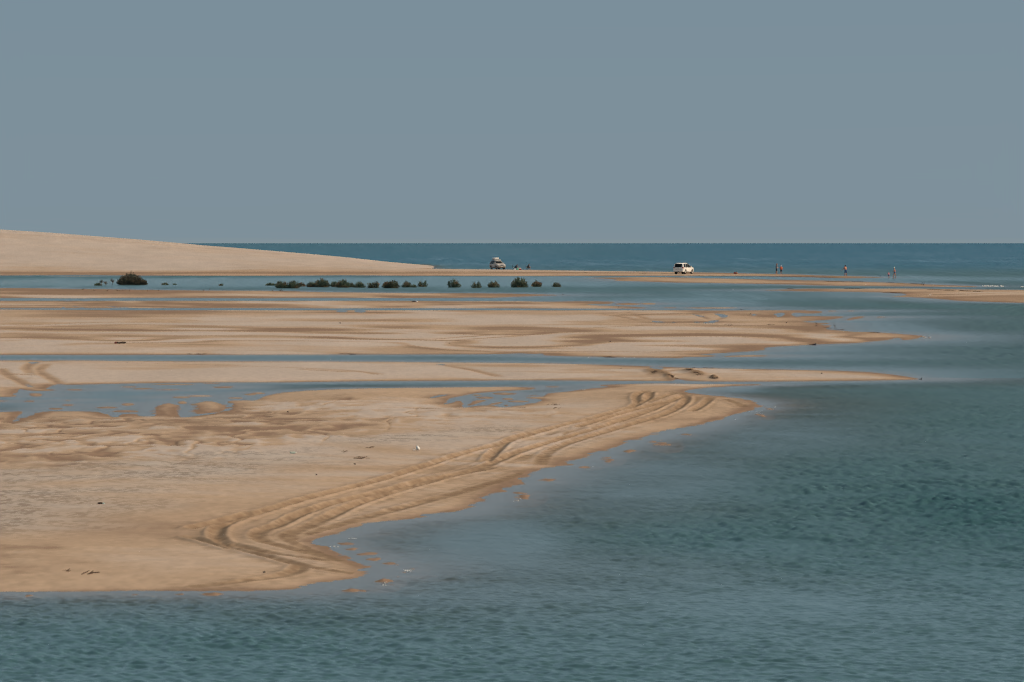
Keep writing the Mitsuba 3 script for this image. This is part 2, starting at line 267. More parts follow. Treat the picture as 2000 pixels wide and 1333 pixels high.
    for lv, wd, am in ((.40, .010, .5), (.47, .014, .7), (.53, .010, .6), (.60, .016, .5)):
        st = np.maximum(st, am * np.exp(-((f1 - lv) / wd) ** 2))
    pale = np.exp(-((f1 - .505) / .018) ** 2) + np.exp(-((f1 - .43) / .014) ** 2)
    k2 = (.35 * near + 1.0 * mid + .5 * far) * (dune < .12)
    damp = np.clip(damp + k2 * (st * np.clip(.6 + 2 * nz(x, y, 9 + d / 20, 75), 0, 1) - .35 * pale), 0, 1)
    band = far * sstep(655, 668, y) * sstep(700, 688, y) * (.9 + 1.6 * nz(x, y, 7, 44))
    damp = np.maximum(damp, np.clip(band, 0, .8))
    damp = np.where(dune > .12, .16 + .5 * np.clip(nz(x, y, 22, 45), -.3, .6) + .35 * nz(x * .4, y, 5, 76), damp)
    kind = np.zeros_like(h)
    if n.any():
        damp[n] = np.clip(damp[n] + hu * (.50 * (.50 - ridge) + 1.1 * nz(xn * .7, yn, 2.5, 46) + .45 * scour + .10), 0, 1)
        kind[n] = cr * np.clip(.7 + 2.0 * nz(xn, yn, 2.2, 47), 0, 1)
        dm = inside(DAMP, xn, yn, .8)
        damp[n] = np.maximum(damp[n], dm * np.clip(.45 + 1.2 * nz(xn, yn, .9, 48), 0, 1))
    damp = np.maximum(damp, .7 * fr)
    if n.any():
        damp[n] = np.maximum(damp[n], .45 * dry_ * np.exp(-(r_near / .08) ** 2) * np.clip(.6 + 1.6 * nz(xn, yn, .8, 77), 0, 1))
    kind = np.where(churn > .05, -churn, kind)
    return h, damp, kind, sd


def ground_hit(px, py, most=1200.0):
    """Where the line of sight through a pixel meets sand or water."""
    dx, dy, dz = (float(v) for v in ray(px, py))
    k = np.geomspace(30, most, 6000)
    x, y, z = dx * k, dy * k, H + dz * k
    h = np.maximum(relief(x, y), 0)
    i = np.nonzero(z <= h)[0]
    i = i[0] if len(i) else len(k) - 1
    return np.array([x[i], y[i], h[i]])


# ------------------------------------------------------------------ sand
def grid_mesh(t, dist):
    T, D = np.meshgrid(t, dist)
    return (T * D).ravel(), D.ravel(), len(dist), len(t)


def grid_faces(nr, nc, keep):
    i = np.arange(nr * nc).reshape(nr, nc)
    q = np.stack([i[:-1, :-1], i[:-1, 1:], i[1:, 1:], i[1:, :-1]], -1).reshape(-1, 4)
    q = q[keep[q].any(1)]
    f = np.vstack([q[:, [0, 1, 2]], q[:, [0, 2, 3]]])
    used = np.zeros(nr * nc, bool)
    used[f] = True
    new = np.cumsum(used) - 1
    return used, new[f]


DETAIL = globals().get('DETAIL', 1.0)
rows = np.concatenate([H * F / (np.arange(1190, 540, -.8 / DETAIL) - 475), np.arange(637, 940, 3.0), np.arange(945, 1240, 15.0)])
rows = np.unique(rows)
cols = np.unique(np.concatenate([np.linspace(-.15, .15, int(900 * DETAIL)), np.linspace(-.26, -.15, 30), np.linspace(.15, .21, 20)]))
x, y, nr, nc = grid_mesh(cols, rows)
h, damp, kind, sd = relief(x, y, True)
used, faces = grid_faces(nr, nc, h > -.07)
sand_color = proc(lambda p, n, uv: sand_fn(p, uv))


def sand_fn(p, uv):
    g = fbm(p.x * .9, p.y * .9, p.z, 4)
    g2 = fbm(p.x * 7, p.y * 3, p.z * 3, 3)
    damp = dr.clip(uv.x + (g - .5) * .22, 0, 1)
    dry = mix((.482, .420, .373), (.440, .338, .250), smoothstep(.10, .45, damp))
    dry = dry * (.90 + .20 * fbm(p.x * .35, p.y * .12, 3, 4))
    c = mix(dry, (.262, .187, .140), smoothstep(.35, .95, damp))
    c = mix(c, mix(mix((.270, .238, .212), (.400, .360, .325), smoothstep(.36, .60, g2)), (.450, .410, .372), smoothstep(.50, .72, g)), dr.clip(uv.y, 0, 1) * .95)
    c = mix(c, mix((.240, .168, .112), (.370, .272, .190), g2) * (1 - .30 * damp), dr.clip(-uv.y, 0, 1))
    return c * (.84 + .32 * g2)


scene['sand_material'] = {'type': 'twosided', 'b': {'type': 'diffuse', 'reflectance': sand_color}}
scene['sand'] = mikit.ply(((np.stack([x, y, h], -1))[used], faces), 'sand_material', smooth=True, uv=np.stack([damp, kind], -1)[used])
labels['sand'] = {'label': 'pale tan tidal sand flats, bars and dune cut by channels', 'kind': 'structure'}

# ------------------------------------------------------------------ water
def band_tile(lo, hi, size, n, slope, seed, spread=2.0):
    """A seamless square of random waves with lengths lo..hi metres and the given mean slope."""
    r = np.random.default_rng(seed)
    k1 = np.fft.fftfreq(n, size / n) * 2 * np.pi
    kx, ky = np.meshgrid(k1, k1)
    k = np.hypot(kx, ky) + 1e-9
    lam = 2 * np.pi / k
    a = np.where((lam >= lo) & (lam <= hi), k ** -1.8, 0) * (.35 + .65 * (np.abs(ky * .93 + kx * .37) / k) ** spread)
    z = np.fft.ifft2(np.fft.fft2(r.standard_normal((n, n))) * a).real
    gx, gy = np.gradient(z, size / n)
    return z * slope / math.sqrt((gx ** 2 + gy ** 2).mean()), size


# wave lengths from and to, tile size and grid, slope, seed, how much longer the waves are in y than in x, and the distances over which the band comes in and goes out
BANDS = [(.08, .15, 6.9, 1000, .08, 1, 1.0, 0, 0, 900, 999), (.14, .32, 14.7, 1000, .19, 2, 1.15, 0, 0, 70, 110), (.20, .46, 15.9, 1000, .20, 5, 1.7, 55, 85, 900, 999), (.30, .80, 31.0, 1000, .09, 3, 2.0, 0, 0, 900, 999),
         (.40, 1.1, 41.0, 1000, .34, 6, 6.0, 120, 200, 900, 999), (.80, 3.0, 91.0, 900, .035, 4, 1.5, 0, 0, 900, 999), (1.5, 5.0, 150.0, 900, .22, 7, 16.0, 400, 650, 1e6, 2e6)]
CALM = [(950, 1060, 170, 55, .75), (1250, 930, 260, 50, .55), (250, 775, 420, 30, .97), (1500, 850, 200, 35, .45), (1650, 640, 190, 22, .6), (1620, 735, 160, 14, .6), (1420, 760, 80, 9, .9), (970, 780, 160, 18, .97),
        (1000, 749, 900, 4, .8), (500, 585, 900, 4, .9), (500, 604.5, 900, 2.5, .9), (1350, 590, 160, 9, .7), (900, 1160, 300, 22, .35), (1000, 543, 250, 3, .8), (1250, 557, 300, 3, .4), (1000, 523, 1100, 7, .35), (600, 551, 1000, 12.5, .97), (1700, 535, 500, 12, .5), (1500, 545, 700, 6, .85), (1300, 575, 600, 10, .6), (1500, 1180, 250, 35, .5), (1500, 682, 160, 7, .6)]
calm_at = [(gp(a, b), c / F * gp(a, b)[1], abs(gp(a, b - d)[1] - gp(a, b + d)[1]) / 2, e) for a, b, c, d, e in CALM]
DEEP = [(1850, 990, 330, 110, 1.0), (1500, 1050, 330, 45, .7), (300, 1260, 500, 80, .6), (1900, 820, 260, 60, .45), (1700, 1100, 300, 30, .5)]
deep_at = [(gp(a, b), c / F * gp(a, b)[1], abs(gp(a, b - d)[1] - gp(a, b + d)[1]) / 2, e) for a, b, c, d, e in DEEP]

yr = np.concatenate([np.linspace(4200, 1460, 12), np.arange(1430, 900, -.55 / DETAIL), np.arange(900, 560, -.75 / DETAIL), np.arange(560, 477, -.6), [476.6, 476.3, 476, 475.8, 475.6, 475.5]])
rows = H * F / (yr - 475)
cols = np.unique(np.concatenate([np.linspace(-.145, .145, int(720 * DETAIL)), np.linspace(-1.6, -.145, 14), np.linspace(.145, 1.6, 14)]))
x, y, nr, nc = grid_mesh(cols, rows)
bed = np.full_like(x, -1.5)
k = (y < 1300) & (np.abs(x / y) < .3) & (y > 40)
bed[k], sd = relief(x[k], y[k], True)[::3]
shore = np.full_like(x, 50.0)
shore[k] = np.maximum(-sd, 0)
d = np.hypot(x, y)
near, far = sstep(175, 140, d), sstep(560, 620, d)
ramp = 1.2 * near + 10 * (1 - near - far) + 8 * far
energy = sstep(0, 1, shore / ramp / 1.6) * (1 + .9 * nz(x, y, 6 + d / 14, 51, 4))
energy *= 1 + 1.2 * nz(x, y, 1.6, 55, 3) * sstep(300, 150, d) + 2.4 * nz(x, y * .06, 3.5, 56, 3) * sstep(120, 400, d) + 1.0 * nz(x, y * .35, 40, 57, 3) * sstep(150, 400, d)
for c, rx, ry, e in calm_at:
    energy *= 1 - e * np.exp(-(((x - c[0]) / rx) ** 2 + ((y - c[1]) / ry) ** 2) ** 2.2)
deep = np.zeros_like(x)
for c, rx, ry, e in deep_at:
    deep = np.maximum(deep, e * np.exp(-((x - c[0]) / rx) ** 2 - ((y - c[1]) / ry) ** 2))
energy = np.clip(.88 * energy * (1 + .8 * deep), .03, 2.0)
pitch = np.interp(y, rows, np.abs(np.gradient(rows)))
z, lost = np.zeros_like(x), np.zeros_like(x)
for i, (lo, hi, size, n, slope, seed, st, g0, g1, g2_, g3) in enumerate(BANDS):
    tile, size = band_tile(lo, hi, size, n, slope, seed)
    gate = (sstep(g0, g1, d) if g1 else 1.0) * (1 - sstep(g2_, g3, d))
    w = (1 - sstep(.40, .95, pitch / math.sqrt(lo * hi) / st)) * gate
    q = w > 0
    cx, cy = x[q] + .8 * nz(x[q], y[q], 9, 60 + i, 2), y[q] + .8 * nz(x[q], y[q], 9, 70 + i, 2)
    z[q] += map_coordinates(tile, [cy / st / size * n, cx / size * n], order=1, mode='grid-wrap') * w[q] * energy[q]
    lost += (slope / st * energy) ** 2 * (gate ** 2 - w ** 2)
z += 2.6 * nz(x, y, 17, 81, 3) * sstep(2500, 7000, d)
lost += (.13 * energy * sstep(550, 800, d)) ** 2
alpha = np.sqrt(2 * (lost * 1.2 + .0004 + (.02 * energy) ** 2))
rough = np.sqrt(np.clip(alpha, .02, .5))
depth = np.where(bed < 0, -bed, 0)
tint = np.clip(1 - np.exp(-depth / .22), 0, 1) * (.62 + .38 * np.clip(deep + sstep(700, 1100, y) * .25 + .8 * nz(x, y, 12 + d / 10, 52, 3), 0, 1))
used, faces = grid_faces(nr, nc, (bed < .06))


def water_fn(p, uv):
    c = mix((.105, .100, .092), (.050, .078, .082), smoothstep(.02, .25, uv.y))
    c = mix(c, (.046, .110, .130), smoothstep(.15, .6, uv.y))
    c = mix(c, (.006, .066, .080), smoothstep(.62, 1, uv.y))
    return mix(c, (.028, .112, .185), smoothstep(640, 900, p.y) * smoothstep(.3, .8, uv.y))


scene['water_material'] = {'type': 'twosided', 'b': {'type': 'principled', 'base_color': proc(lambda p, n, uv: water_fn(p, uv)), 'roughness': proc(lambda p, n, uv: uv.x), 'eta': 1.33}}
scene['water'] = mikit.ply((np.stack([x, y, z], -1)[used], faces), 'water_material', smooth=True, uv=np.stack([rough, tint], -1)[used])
labels['water'] = {'label': 'teal shallow lagoon and open sea with small ripples', 'kind': 'structure'}

# ------------------------------------------------------------------ helpers for the things
def rgb(c):
    return {'type': 'rgb', 'value': list(c)}


def mat(name, color, rough=.6, **more):
    scene[name] = {'type': 'twosided', 'b': {'type': 'principled', 'base_color': rgb(color) if isinstance(color, (tuple, list)) else color, 'roughness': rough, 'specular': more.pop('specular', .3), **more}}
    return name


def speckled(a, b, s, lo=.35, hi=.65):
    return proc(lambda p, n, uv: mix(a, b, smoothstep(lo, hi, fbm(p.x * s, p.y * s, p.z * s, 3))))


def numbered(name):
    if not any(k == name or k.startswith(name + '__') for k in [*scene, *labels]):
        return name
    n = 1
    while any(k == f'{name}_{n:03d}' or k.startswith(f'{name}_{n:03d}__') for k in [*scene, *labels]):
        n += 1
    return f'{name}_{n:03d}'


def place(at, turn=0.0, size=1.0):
    return T4().translate([float(v) for v in at]).rotate([0, 0, 1], math.degrees(turn)).scale(size)


def thing(name, label, cat, group=None, kind=None):
    key = numbered(name)
    labels[key] = {'label': label, 'category': cat}
    if group:
        labels[key]['group'] = group
    if kind:
        labels[key] = {'label': label, 'kind': kind}
    return key


def add(parent, name, mesh, material, smooth=False, to=None, label=None):
    key = numbered(f'{parent}__{name}') if name else parent
    scene[key] = mikit.ply(mesh, material, smooth=smooth, **({'to_world': to} if to is not None else {}))
    if label:
        labels[key] = {'label': label}
    return key


def xf(mesh, at=(0, 0, 0), turn=0.0):
    m = mesh.copy()
    c, s = math.cos(turn), math.sin(turn)
    M = np.array([[c, -s, 0, at[0]], [s, c, 0, at[1]], [0, 0, 1, at[2]], [0, 0, 0, 1.0]])
    m.apply_transform(M)
    return m


def tri(man):
    m = man.to_mesh()
    return trimesh.Trimesh(np.array(m.vert_properties[:, :3], float), np.array(m.tri_verts, int), process=False)


def extr(pts, depth, axis):
    """The outline pts pushed out to the given depth, centred, along an axis: 'y' for outlines in (x, z), 'x' for (y, z), 'z' for (x, y)."""
    p = np.asarray(pts, float)
    if Polygon(p).exterior.is_ccw is False:
        p = p[::-1]
    m = m3.Manifold.extrude(m3.CrossSection([p.tolist()]), depth).translate([0, 0, -depth / 2])
    if axis == 'y':
        m = m.rotate([90, 0, 0])
    if axis == 'x':
        m = m.rotate([90, 0, 90])
    return m


def ball(r, at=(0, 0, 0), n=12):
    return m3.Manifold.sphere(r, n).translate(list(map(float, at)))


def bone(a, b, ra, rb, n=12):
    return m3.Manifold.batch_hull([ball(ra, a, n), ball(rb, b, n)])


def hullballs(items, n=12):
    return m3.Manifold.batch_hull([ball(r, p, n) for p, r in items])


def union(parts):
    return m3.Manifold.batch_boolean(parts, m3.OpType.Add)


def soft(man, step=.03, it=6):
    t = tri(man.refine_to_length(step))
    t.merge_vertices()
    trimesh.smoothing.filter_taubin(t, lamb=.5, nu=.53, iterations=it)
    return t


def box(x0, x1, y0, y1, z0, z1):
    return m3.Manifold.cube([x1 - x0, y1 - y0, z1 - z0]).translate([x0, y0, z0])


def rbox(x0, x1, y0, y1, z0, z1, r=.03):
    return hullballs([((x, y, z), r) for x in (x0 + r, x1 - r) for y in (y0 + r, y1 - r) for z in (z0 + r, z1 - r)], 8)


def rod(a, b, r, n=8):
    a, b = np.asarray(a, float), np.asarray(b, float)
    return trimesh.creation.cylinder(radius=r, segment=[a, b], sections=n)


cat = trimesh.util.concatenate

# ------------------------------------------------------------------ cars
mat('white_paint', (.74, .735, .71), .28, clearcoat=.6)
mat('silver_paint', speckled((.48, .465, .44), (.55, .525, .49), 1.3), .32, clearcoat=.5, metallic=.2)
mat('dusty_plastic', (.34, .27, .21), .6)
mat('dark_glass', (.012, .015, .017), .15, specular=.10)
mat('black_rubber', speckled((.018, .018, .018), (.04, .036, .032), 3), .85)
mat('black_plastic', (.025, .026, .028), .5)
mat('alloy', (.42, .42, .42), .35, metallic=.6)
mat('red_lamp', (.30, .02, .025), .15)
mat('clear_lamp', (.55, .56, .56), .12, specular=.7)
mat('chrome', (.55, .55, .55), .2, metallic=.8)
mat('plate', (.62, .62, .60), .4)
mat('body_trim', (.10, .075, .06), .5)


def suv(key, paint, trim, at, turn, roof_at=1.87, rails='chrome', side_stripe=False):
    """An off-road estate car, nose to +x, wheels on z = 0."""
    to = place(at, turn)
    W, L2 = .97, 2.42
    side = [(-L2, .46), (-L2 + .03, .95), (-L2 + .02, 1.10), (-L2 + .20, 1.72), (-L2 + .40, roof_at - .03), (-1.5, roof_at), (-.4, roof_at + .015), (.02, roof_at - .02), (.28, roof_at - .13), (.96, 1.22), (1.10, 1.18),
            (2.00, 1.09), (2.28, 1.00), (2.40, .86), (L2, .62), (2.36, .44), (1.9, .36), (-2.2, .38)]
    plan = [(-2.42, -.80), (-2.42, .80), (-2.30, .93), (-1.9, .97), (1.7, .97), (2.15, .90), (2.36, .72), (2.43, .40), (2.43, -.40), (2.36, -.72), (2.15, -.90), (1.7, -.97), (-1.9, -.97), (-2.30, -.93)]
    front = [(-.93, .30), (-.97, .62), (-.965, .95), (-.93, 1.16), (-.74, 1.72), (-.66, 1.84), (-.50, 1.92), (.50, 1.92), (.66, 1.84), (.74, 1.72), (.93, 1.16), (.965, .95), (.97, .62), (.93, .30)]

    def shell(g):
        f = lambda pts: np.asarray(Polygon(pts).buffer(g, join_style='mitre').exterior.coords)[:-1]  # noqa: E731
        return extr(f(side), 3, 'y') ^ extr(f(plan), 6, 'z') ^ extr(f(front), 8, 'x')

    arches = union([extr([(cx + .46 * math.cos(a), .40 + .46 * math.sin(a)) for a in np.linspace(0, 2 * math.pi, 20, endpoint=False)], 3, 'y') for cx in (-1.42, 1.43)])
    inner = box(-2.0, 2.0, -.62, .62, .3, 1.0)
    body = (shell(0) - arches) + (inner ^ shell(-.02))
    panes = shell(.006) - shell(-.05)
    sill, top = 1.14, roof_at - .13
    side_panes = [[(.80, sill), (.24, top), (-.34, top + .015), (-.34, sill)], [(-.40, sill), (-.40, top + .015), (-1.12, top + .01), (-1.12, sill)], [(-1.22, sill), (-1.22, top), (-1.95, top - .06), (-2.08, sill + .02)]]
    cut = lambda pts, y0, y1: panes ^ (extr(pts, y1 - y0, 'y').translate([0, (y0 + y1) / 2, 0]))  # noqa: E731
    grooves = union([box(gx - .006, gx + .006, -1.2, 1.2, .60, 1.16) for gx in (.86, -.37, -1.17)] + [box(-1.17, .86, -1.2, 1.2, .595, .607)]) - shell(-.012)
    add(key, 'body', tri(body - grooves), paint, 35, to)
    for ys in (1, -1):
        for pts in side_panes:
            add(key, 'side_window', tri(cut(pts, .45 * ys, 1.3 * ys) if ys > 0 else cut(pts, -1.3, -.45)), 'dark_glass', 30, to)
    add(key, 'windscreen', tri(panes ^ extr([(1.25, -.80), (1.25, .80), (roof_at - .16, .63), (roof_at - .16, -.63)], 1.4, 'z').translate([0, 0, 0]).rotate([0, -90, 0]).translate([.85, 0, 0])), 'dark_glass', 30, to)
    add(key, 'rear_window', tri(panes ^ box(-2.6, -1.9, -.63, .63, 1.17, roof_at - .15)), 'dark_glass', 30, to)
    for ys in (1, -1):
        add(key, 'tail_light', tri(panes ^ box(-2.6, -2.14, *sorted((.66 * ys, 1.2 * ys)), .98, 1.17)), 'red_lamp', 30, to)
        add(key, 'headlight', tri(panes ^ box(2.02, 2.6, *sorted((.50 * ys, 1.2 * ys)), .80, 1.00)), 'clear_lamp', 30, to)
        add(key, 'rear_reflector', tri(panes ^ box(-2.6, -2.2, *sorted((.62 * ys, .86 * ys)), .62, .68)), 'red_lamp', 30, to)
        mirror = rbox(.80 - .09, .80 + .09, *sorted((.96 * ys, 1.17 * ys)), 1.19, 1.38, .05) + box(.77, .83, *sorted((.88 * ys, 1.0 * ys)), 1.21, 1.27)
        add(key, 'wing_mirror', tri(mirror), paint, 35, to)
        for hx in (.12, -.98):
            add(key, 'door_handle', tri(rbox(hx - .10, hx + .10, *sorted((.955 * ys, 1.0 * ys)), 1.02, 1.06, .015)), 'chrome', 35, to)
        add(key, 'running_board', tri(rbox(-.92, .92, *sorted((.86 * ys, 1.03 * ys)), .34, .40, .02)), 'black_plastic', 35, to)
        if side_stripe:
            add(key, 'side_stripe', tri((shell(.004) - shell(-.02)) ^ box(-.2, 1.6, *sorted((.6 * ys, 1.2 * ys)), 1.075, 1.10)), 'body_trim', False, to)
        add(key, 'roof_rail', tri(union([bone((-1.75, .56 * ys, roof_at + .05), (.05, .56 * ys, roof_at + .05), .022, .022, 8)] + [bone((rx, .56 * ys, roof_at - .03), (rx, .56 * ys, roof_at + .05), .025, .022, 8) for rx in (-1.75, -.85, .05)])), rails, 35, to)
        add(key, 'wheel_arch', tri((shell(.012) - shell(-.05)) ^ box(-2.6, 2.6, *sorted((.80 * ys, 1.3 * ys)), .2, 1.2) ^ (union([extr([(cx + .52 * math.cos(a), .40 + .52 * math.sin(a)) for a in np.linspace(0, 2 * math.pi, 24, endpoint=False)], 3, 'y')
            for cx in (-1.42, 1.43)]) - arches)), trim, 30, to)
    grille = add(key, 'grille', tri(panes ^ box(2.2, 2.6, -.44, .44, .80, .98)), 'black_plastic', 30, to)
    for gz in (.84, .885, .93):
        add(grille, 'slat', tri(rbox(2.405, 2.45, -.43, .43, gz - .008, gz + .008, .006)), 'chrome', 30, to)
    add(key, 'front_bumper', tri(((shell(.03) - shell(-.05)) ^ box(1.98, 2.7, -1.2, 1.2, .42, .66)) - arches), trim, 30, to)
    add(key, 'rear_bumper', tri(((shell(.03) - shell(-.05)) ^ box(-2.7, -2.02, -1.2, 1.2, .46, .70)) - arches), paint, 30, to)
    add(key, 'bumper_step', tri(rbox(-2.475, -2.40, -.62, .62, .695, .735, .015)), 'black_plastic', 30, to)
    add(key, 'number_plate', tri(rbox(2.44, 2.468, -.26, .26, .50, .62, .006)), 'plate', 30, to)
    add(key, 'number_plate', tri(rbox(-2.455, -2.40, -.24, .24, .88, 1.0, .006)), 'plate', 30, to)
    add(key, 'tow_bar', tri(bone((-2.35, 0, .44), (-2.52, 0, .44), .035, .03, 8)), 'black_plastic', 30, to)
    add(key, 'underbody', tri(rbox(-2.1, 2.1, -.5, .5, .26, .40, .05)), 'black_plastic', 30, to)
    tyre_mesh = trimesh.creation.revolve([(.23, -.11), (.34, -.13), (.385, -.11), (.395, -.05), (.395, .05), (.385, .11), (.34, .13), (.23, .11), (.23, -.11)], sections=28)
    rim_mesh = cat([trimesh.creation.revolve([(0, .085), (.06, .10), (.09, .085), (.20, .085), (.235, .115), (.235, -.05), (0, -.05)], sections=24)] +
                   [tri(bone((0, 0, .09), (.21 * math.cos(a), .21 * math.sin(a), .10), .035, .025, 6)) for a in np.linspace(0, 2 * math.pi, 6, endpoint=False)])
    for cx in (1.43, -1.42):
        for ys in (1, -1):
            w = f'{key}__wheel' if not any(k.startswith(f'{key}__wheel__') for k in scene) else numbered(f'{key}__wheel')
            r = to @ T4().translate([cx, .83 * ys, .395]).rotate([1, 0, 0], -90 * ys)
            add(w, 'tyre', tyre_mesh, 'black_rubber', 40, r)
            add(w, 'rim', rim_mesh, 'alloy', 40, r)
    return to


def along(px, py, deg):
    """Where a thing whose base shows at the pixel stands, and its turn: deg counter-clockwise from pointing right, seen from above."""
    return ground_hit(px, py), math.radians(deg)


car = thing('parked_car', 'dusty silver off-road car facing right with a white box on its roof', 'car', 'off-road cars parked on the far sand spit')
at, a = along(972, 526.6, -69)
to = suv(car, 'silver_paint', 'dusty_plastic', at, a, rails='black_plastic')
box_key = thing('roof_box', 'white cargo box strapped on the roof of the silver car', 'box')
add(box_key, 'lid', soft(rbox(-1.78, -.52, -.52, .52, 2.10, 2.46, .10), .08, 4), 'white_paint', 40, to)
add(box_key, 'base', tri(rbox(-1.80, -.36, -.58, .58, 2.02, 2.10, .03)), 'white_paint', 40, to)
add(box_key, 'awning_roll', tri(bone((-2.05, .60, 2.06), (-.1, .60, 2.06), .07, .07)), 'white_paint', 40, to)
for bx in (-1.5, -.7):
    add(box_key, 'cross_bar', tri(rbox(bx - .03, bx + .03, -.64, .64, 1.90, 2.03, .012)), 'black_plastic', 30, to)
car2 = thing('parked_car', 'clean white off-road car seen from behind on the right part of the spit', 'car', 'off-road cars parked on the far sand spit')
at, a = along(1335.5, 535.6, 64)
suv(car2, 'white_paint', 'white_paint', at, a, roof_at=1.89, side_stripe=True)

# ------------------------------------------------------------------ people
mat('tan_skin', (.42, .22, .15), .6)
mat('red_skin', (.45, .20, .14), .6)
mat('grey_cloth', speckled((.20, .21, .22), (.26, .27, .28), 5), .9)
mat('navy_cloth', speckled((.022, .030, .050), (.040, .050, .075), 5), .9)
mat('dark_cloth', speckled((.016, .020, .028), (.030, .036, .045), 5), .9)
mat('orange_cloth', speckled((.52, .13, .08), (.60, .17, .10), 5), .9)
mat('blue_cloth', speckled((.035, .085, .22), (.05, .12, .28), 5), .9)
mat('pink_cloth', speckled((.45, .20, .26), (.55, .26, .32), 5), .9)
mat('violet_cloth', speckled((.10, .09, .22), (.16, .13, .28), 8), .9)
mat('white_cloth', (.72, .72, .70), .85)
mat('dark_hair', (.025, .018, .015), .7)
mat('sandy_hair', (.20, .11, .06), .7)
mat('green_plastic', speckled((.12, .50, .33), (.18, .60, .40), 4), .5)
mat('red_plastic', (.30, .03, .05), .5)


def hand(wrist, toward, palm_side, s=1.0):
    """A slightly curled hand: palm, four fingers of unequal length and a thumb from the side of the palm."""
    w, f = np.asarray(wrist, float), np.asarray(toward, float) / np.linalg.norm(toward)
    sd_ = np.asarray(palm_side, float) - f * np.dot(palm_side, f)
    sd_ /= np.linalg.norm(sd_)
    up = np.cross(f, sd_)
    P = lambda a, b, c: w + s * (f * a + sd_ * b + up * c)  # noqa: E731
    parts = [hullballs([(P(.01, -.022, 0), .016 * s), (P(.01, .022, 0), .016 * s), (P(.085, -.034, 0), .013 * s), (P(.088, .034, 0), .013 * s)], 8)]
    for b, ln in ((-.032, .062), (-.011, .078), (.011, .083), (.032, .072)):
        k = P(.088 + ln * .5, b * 1.1, -.012)
        parts += [bone(P(.08, b, 0), k, .0105 * s, .0095 * s, 8), bone(k, P(.088 + ln * .85, b * 1.1, -.045), .0095 * s, .008 * s, 8)]
    t = P(.062, .062, -.015)
    parts += [bone(P(.02, .026, 0), t, .014 * s, .0115 * s, 8), bone(t, P(.095, .070, -.03), .0115 * s, .009 * s, 8)]
    return union(parts)


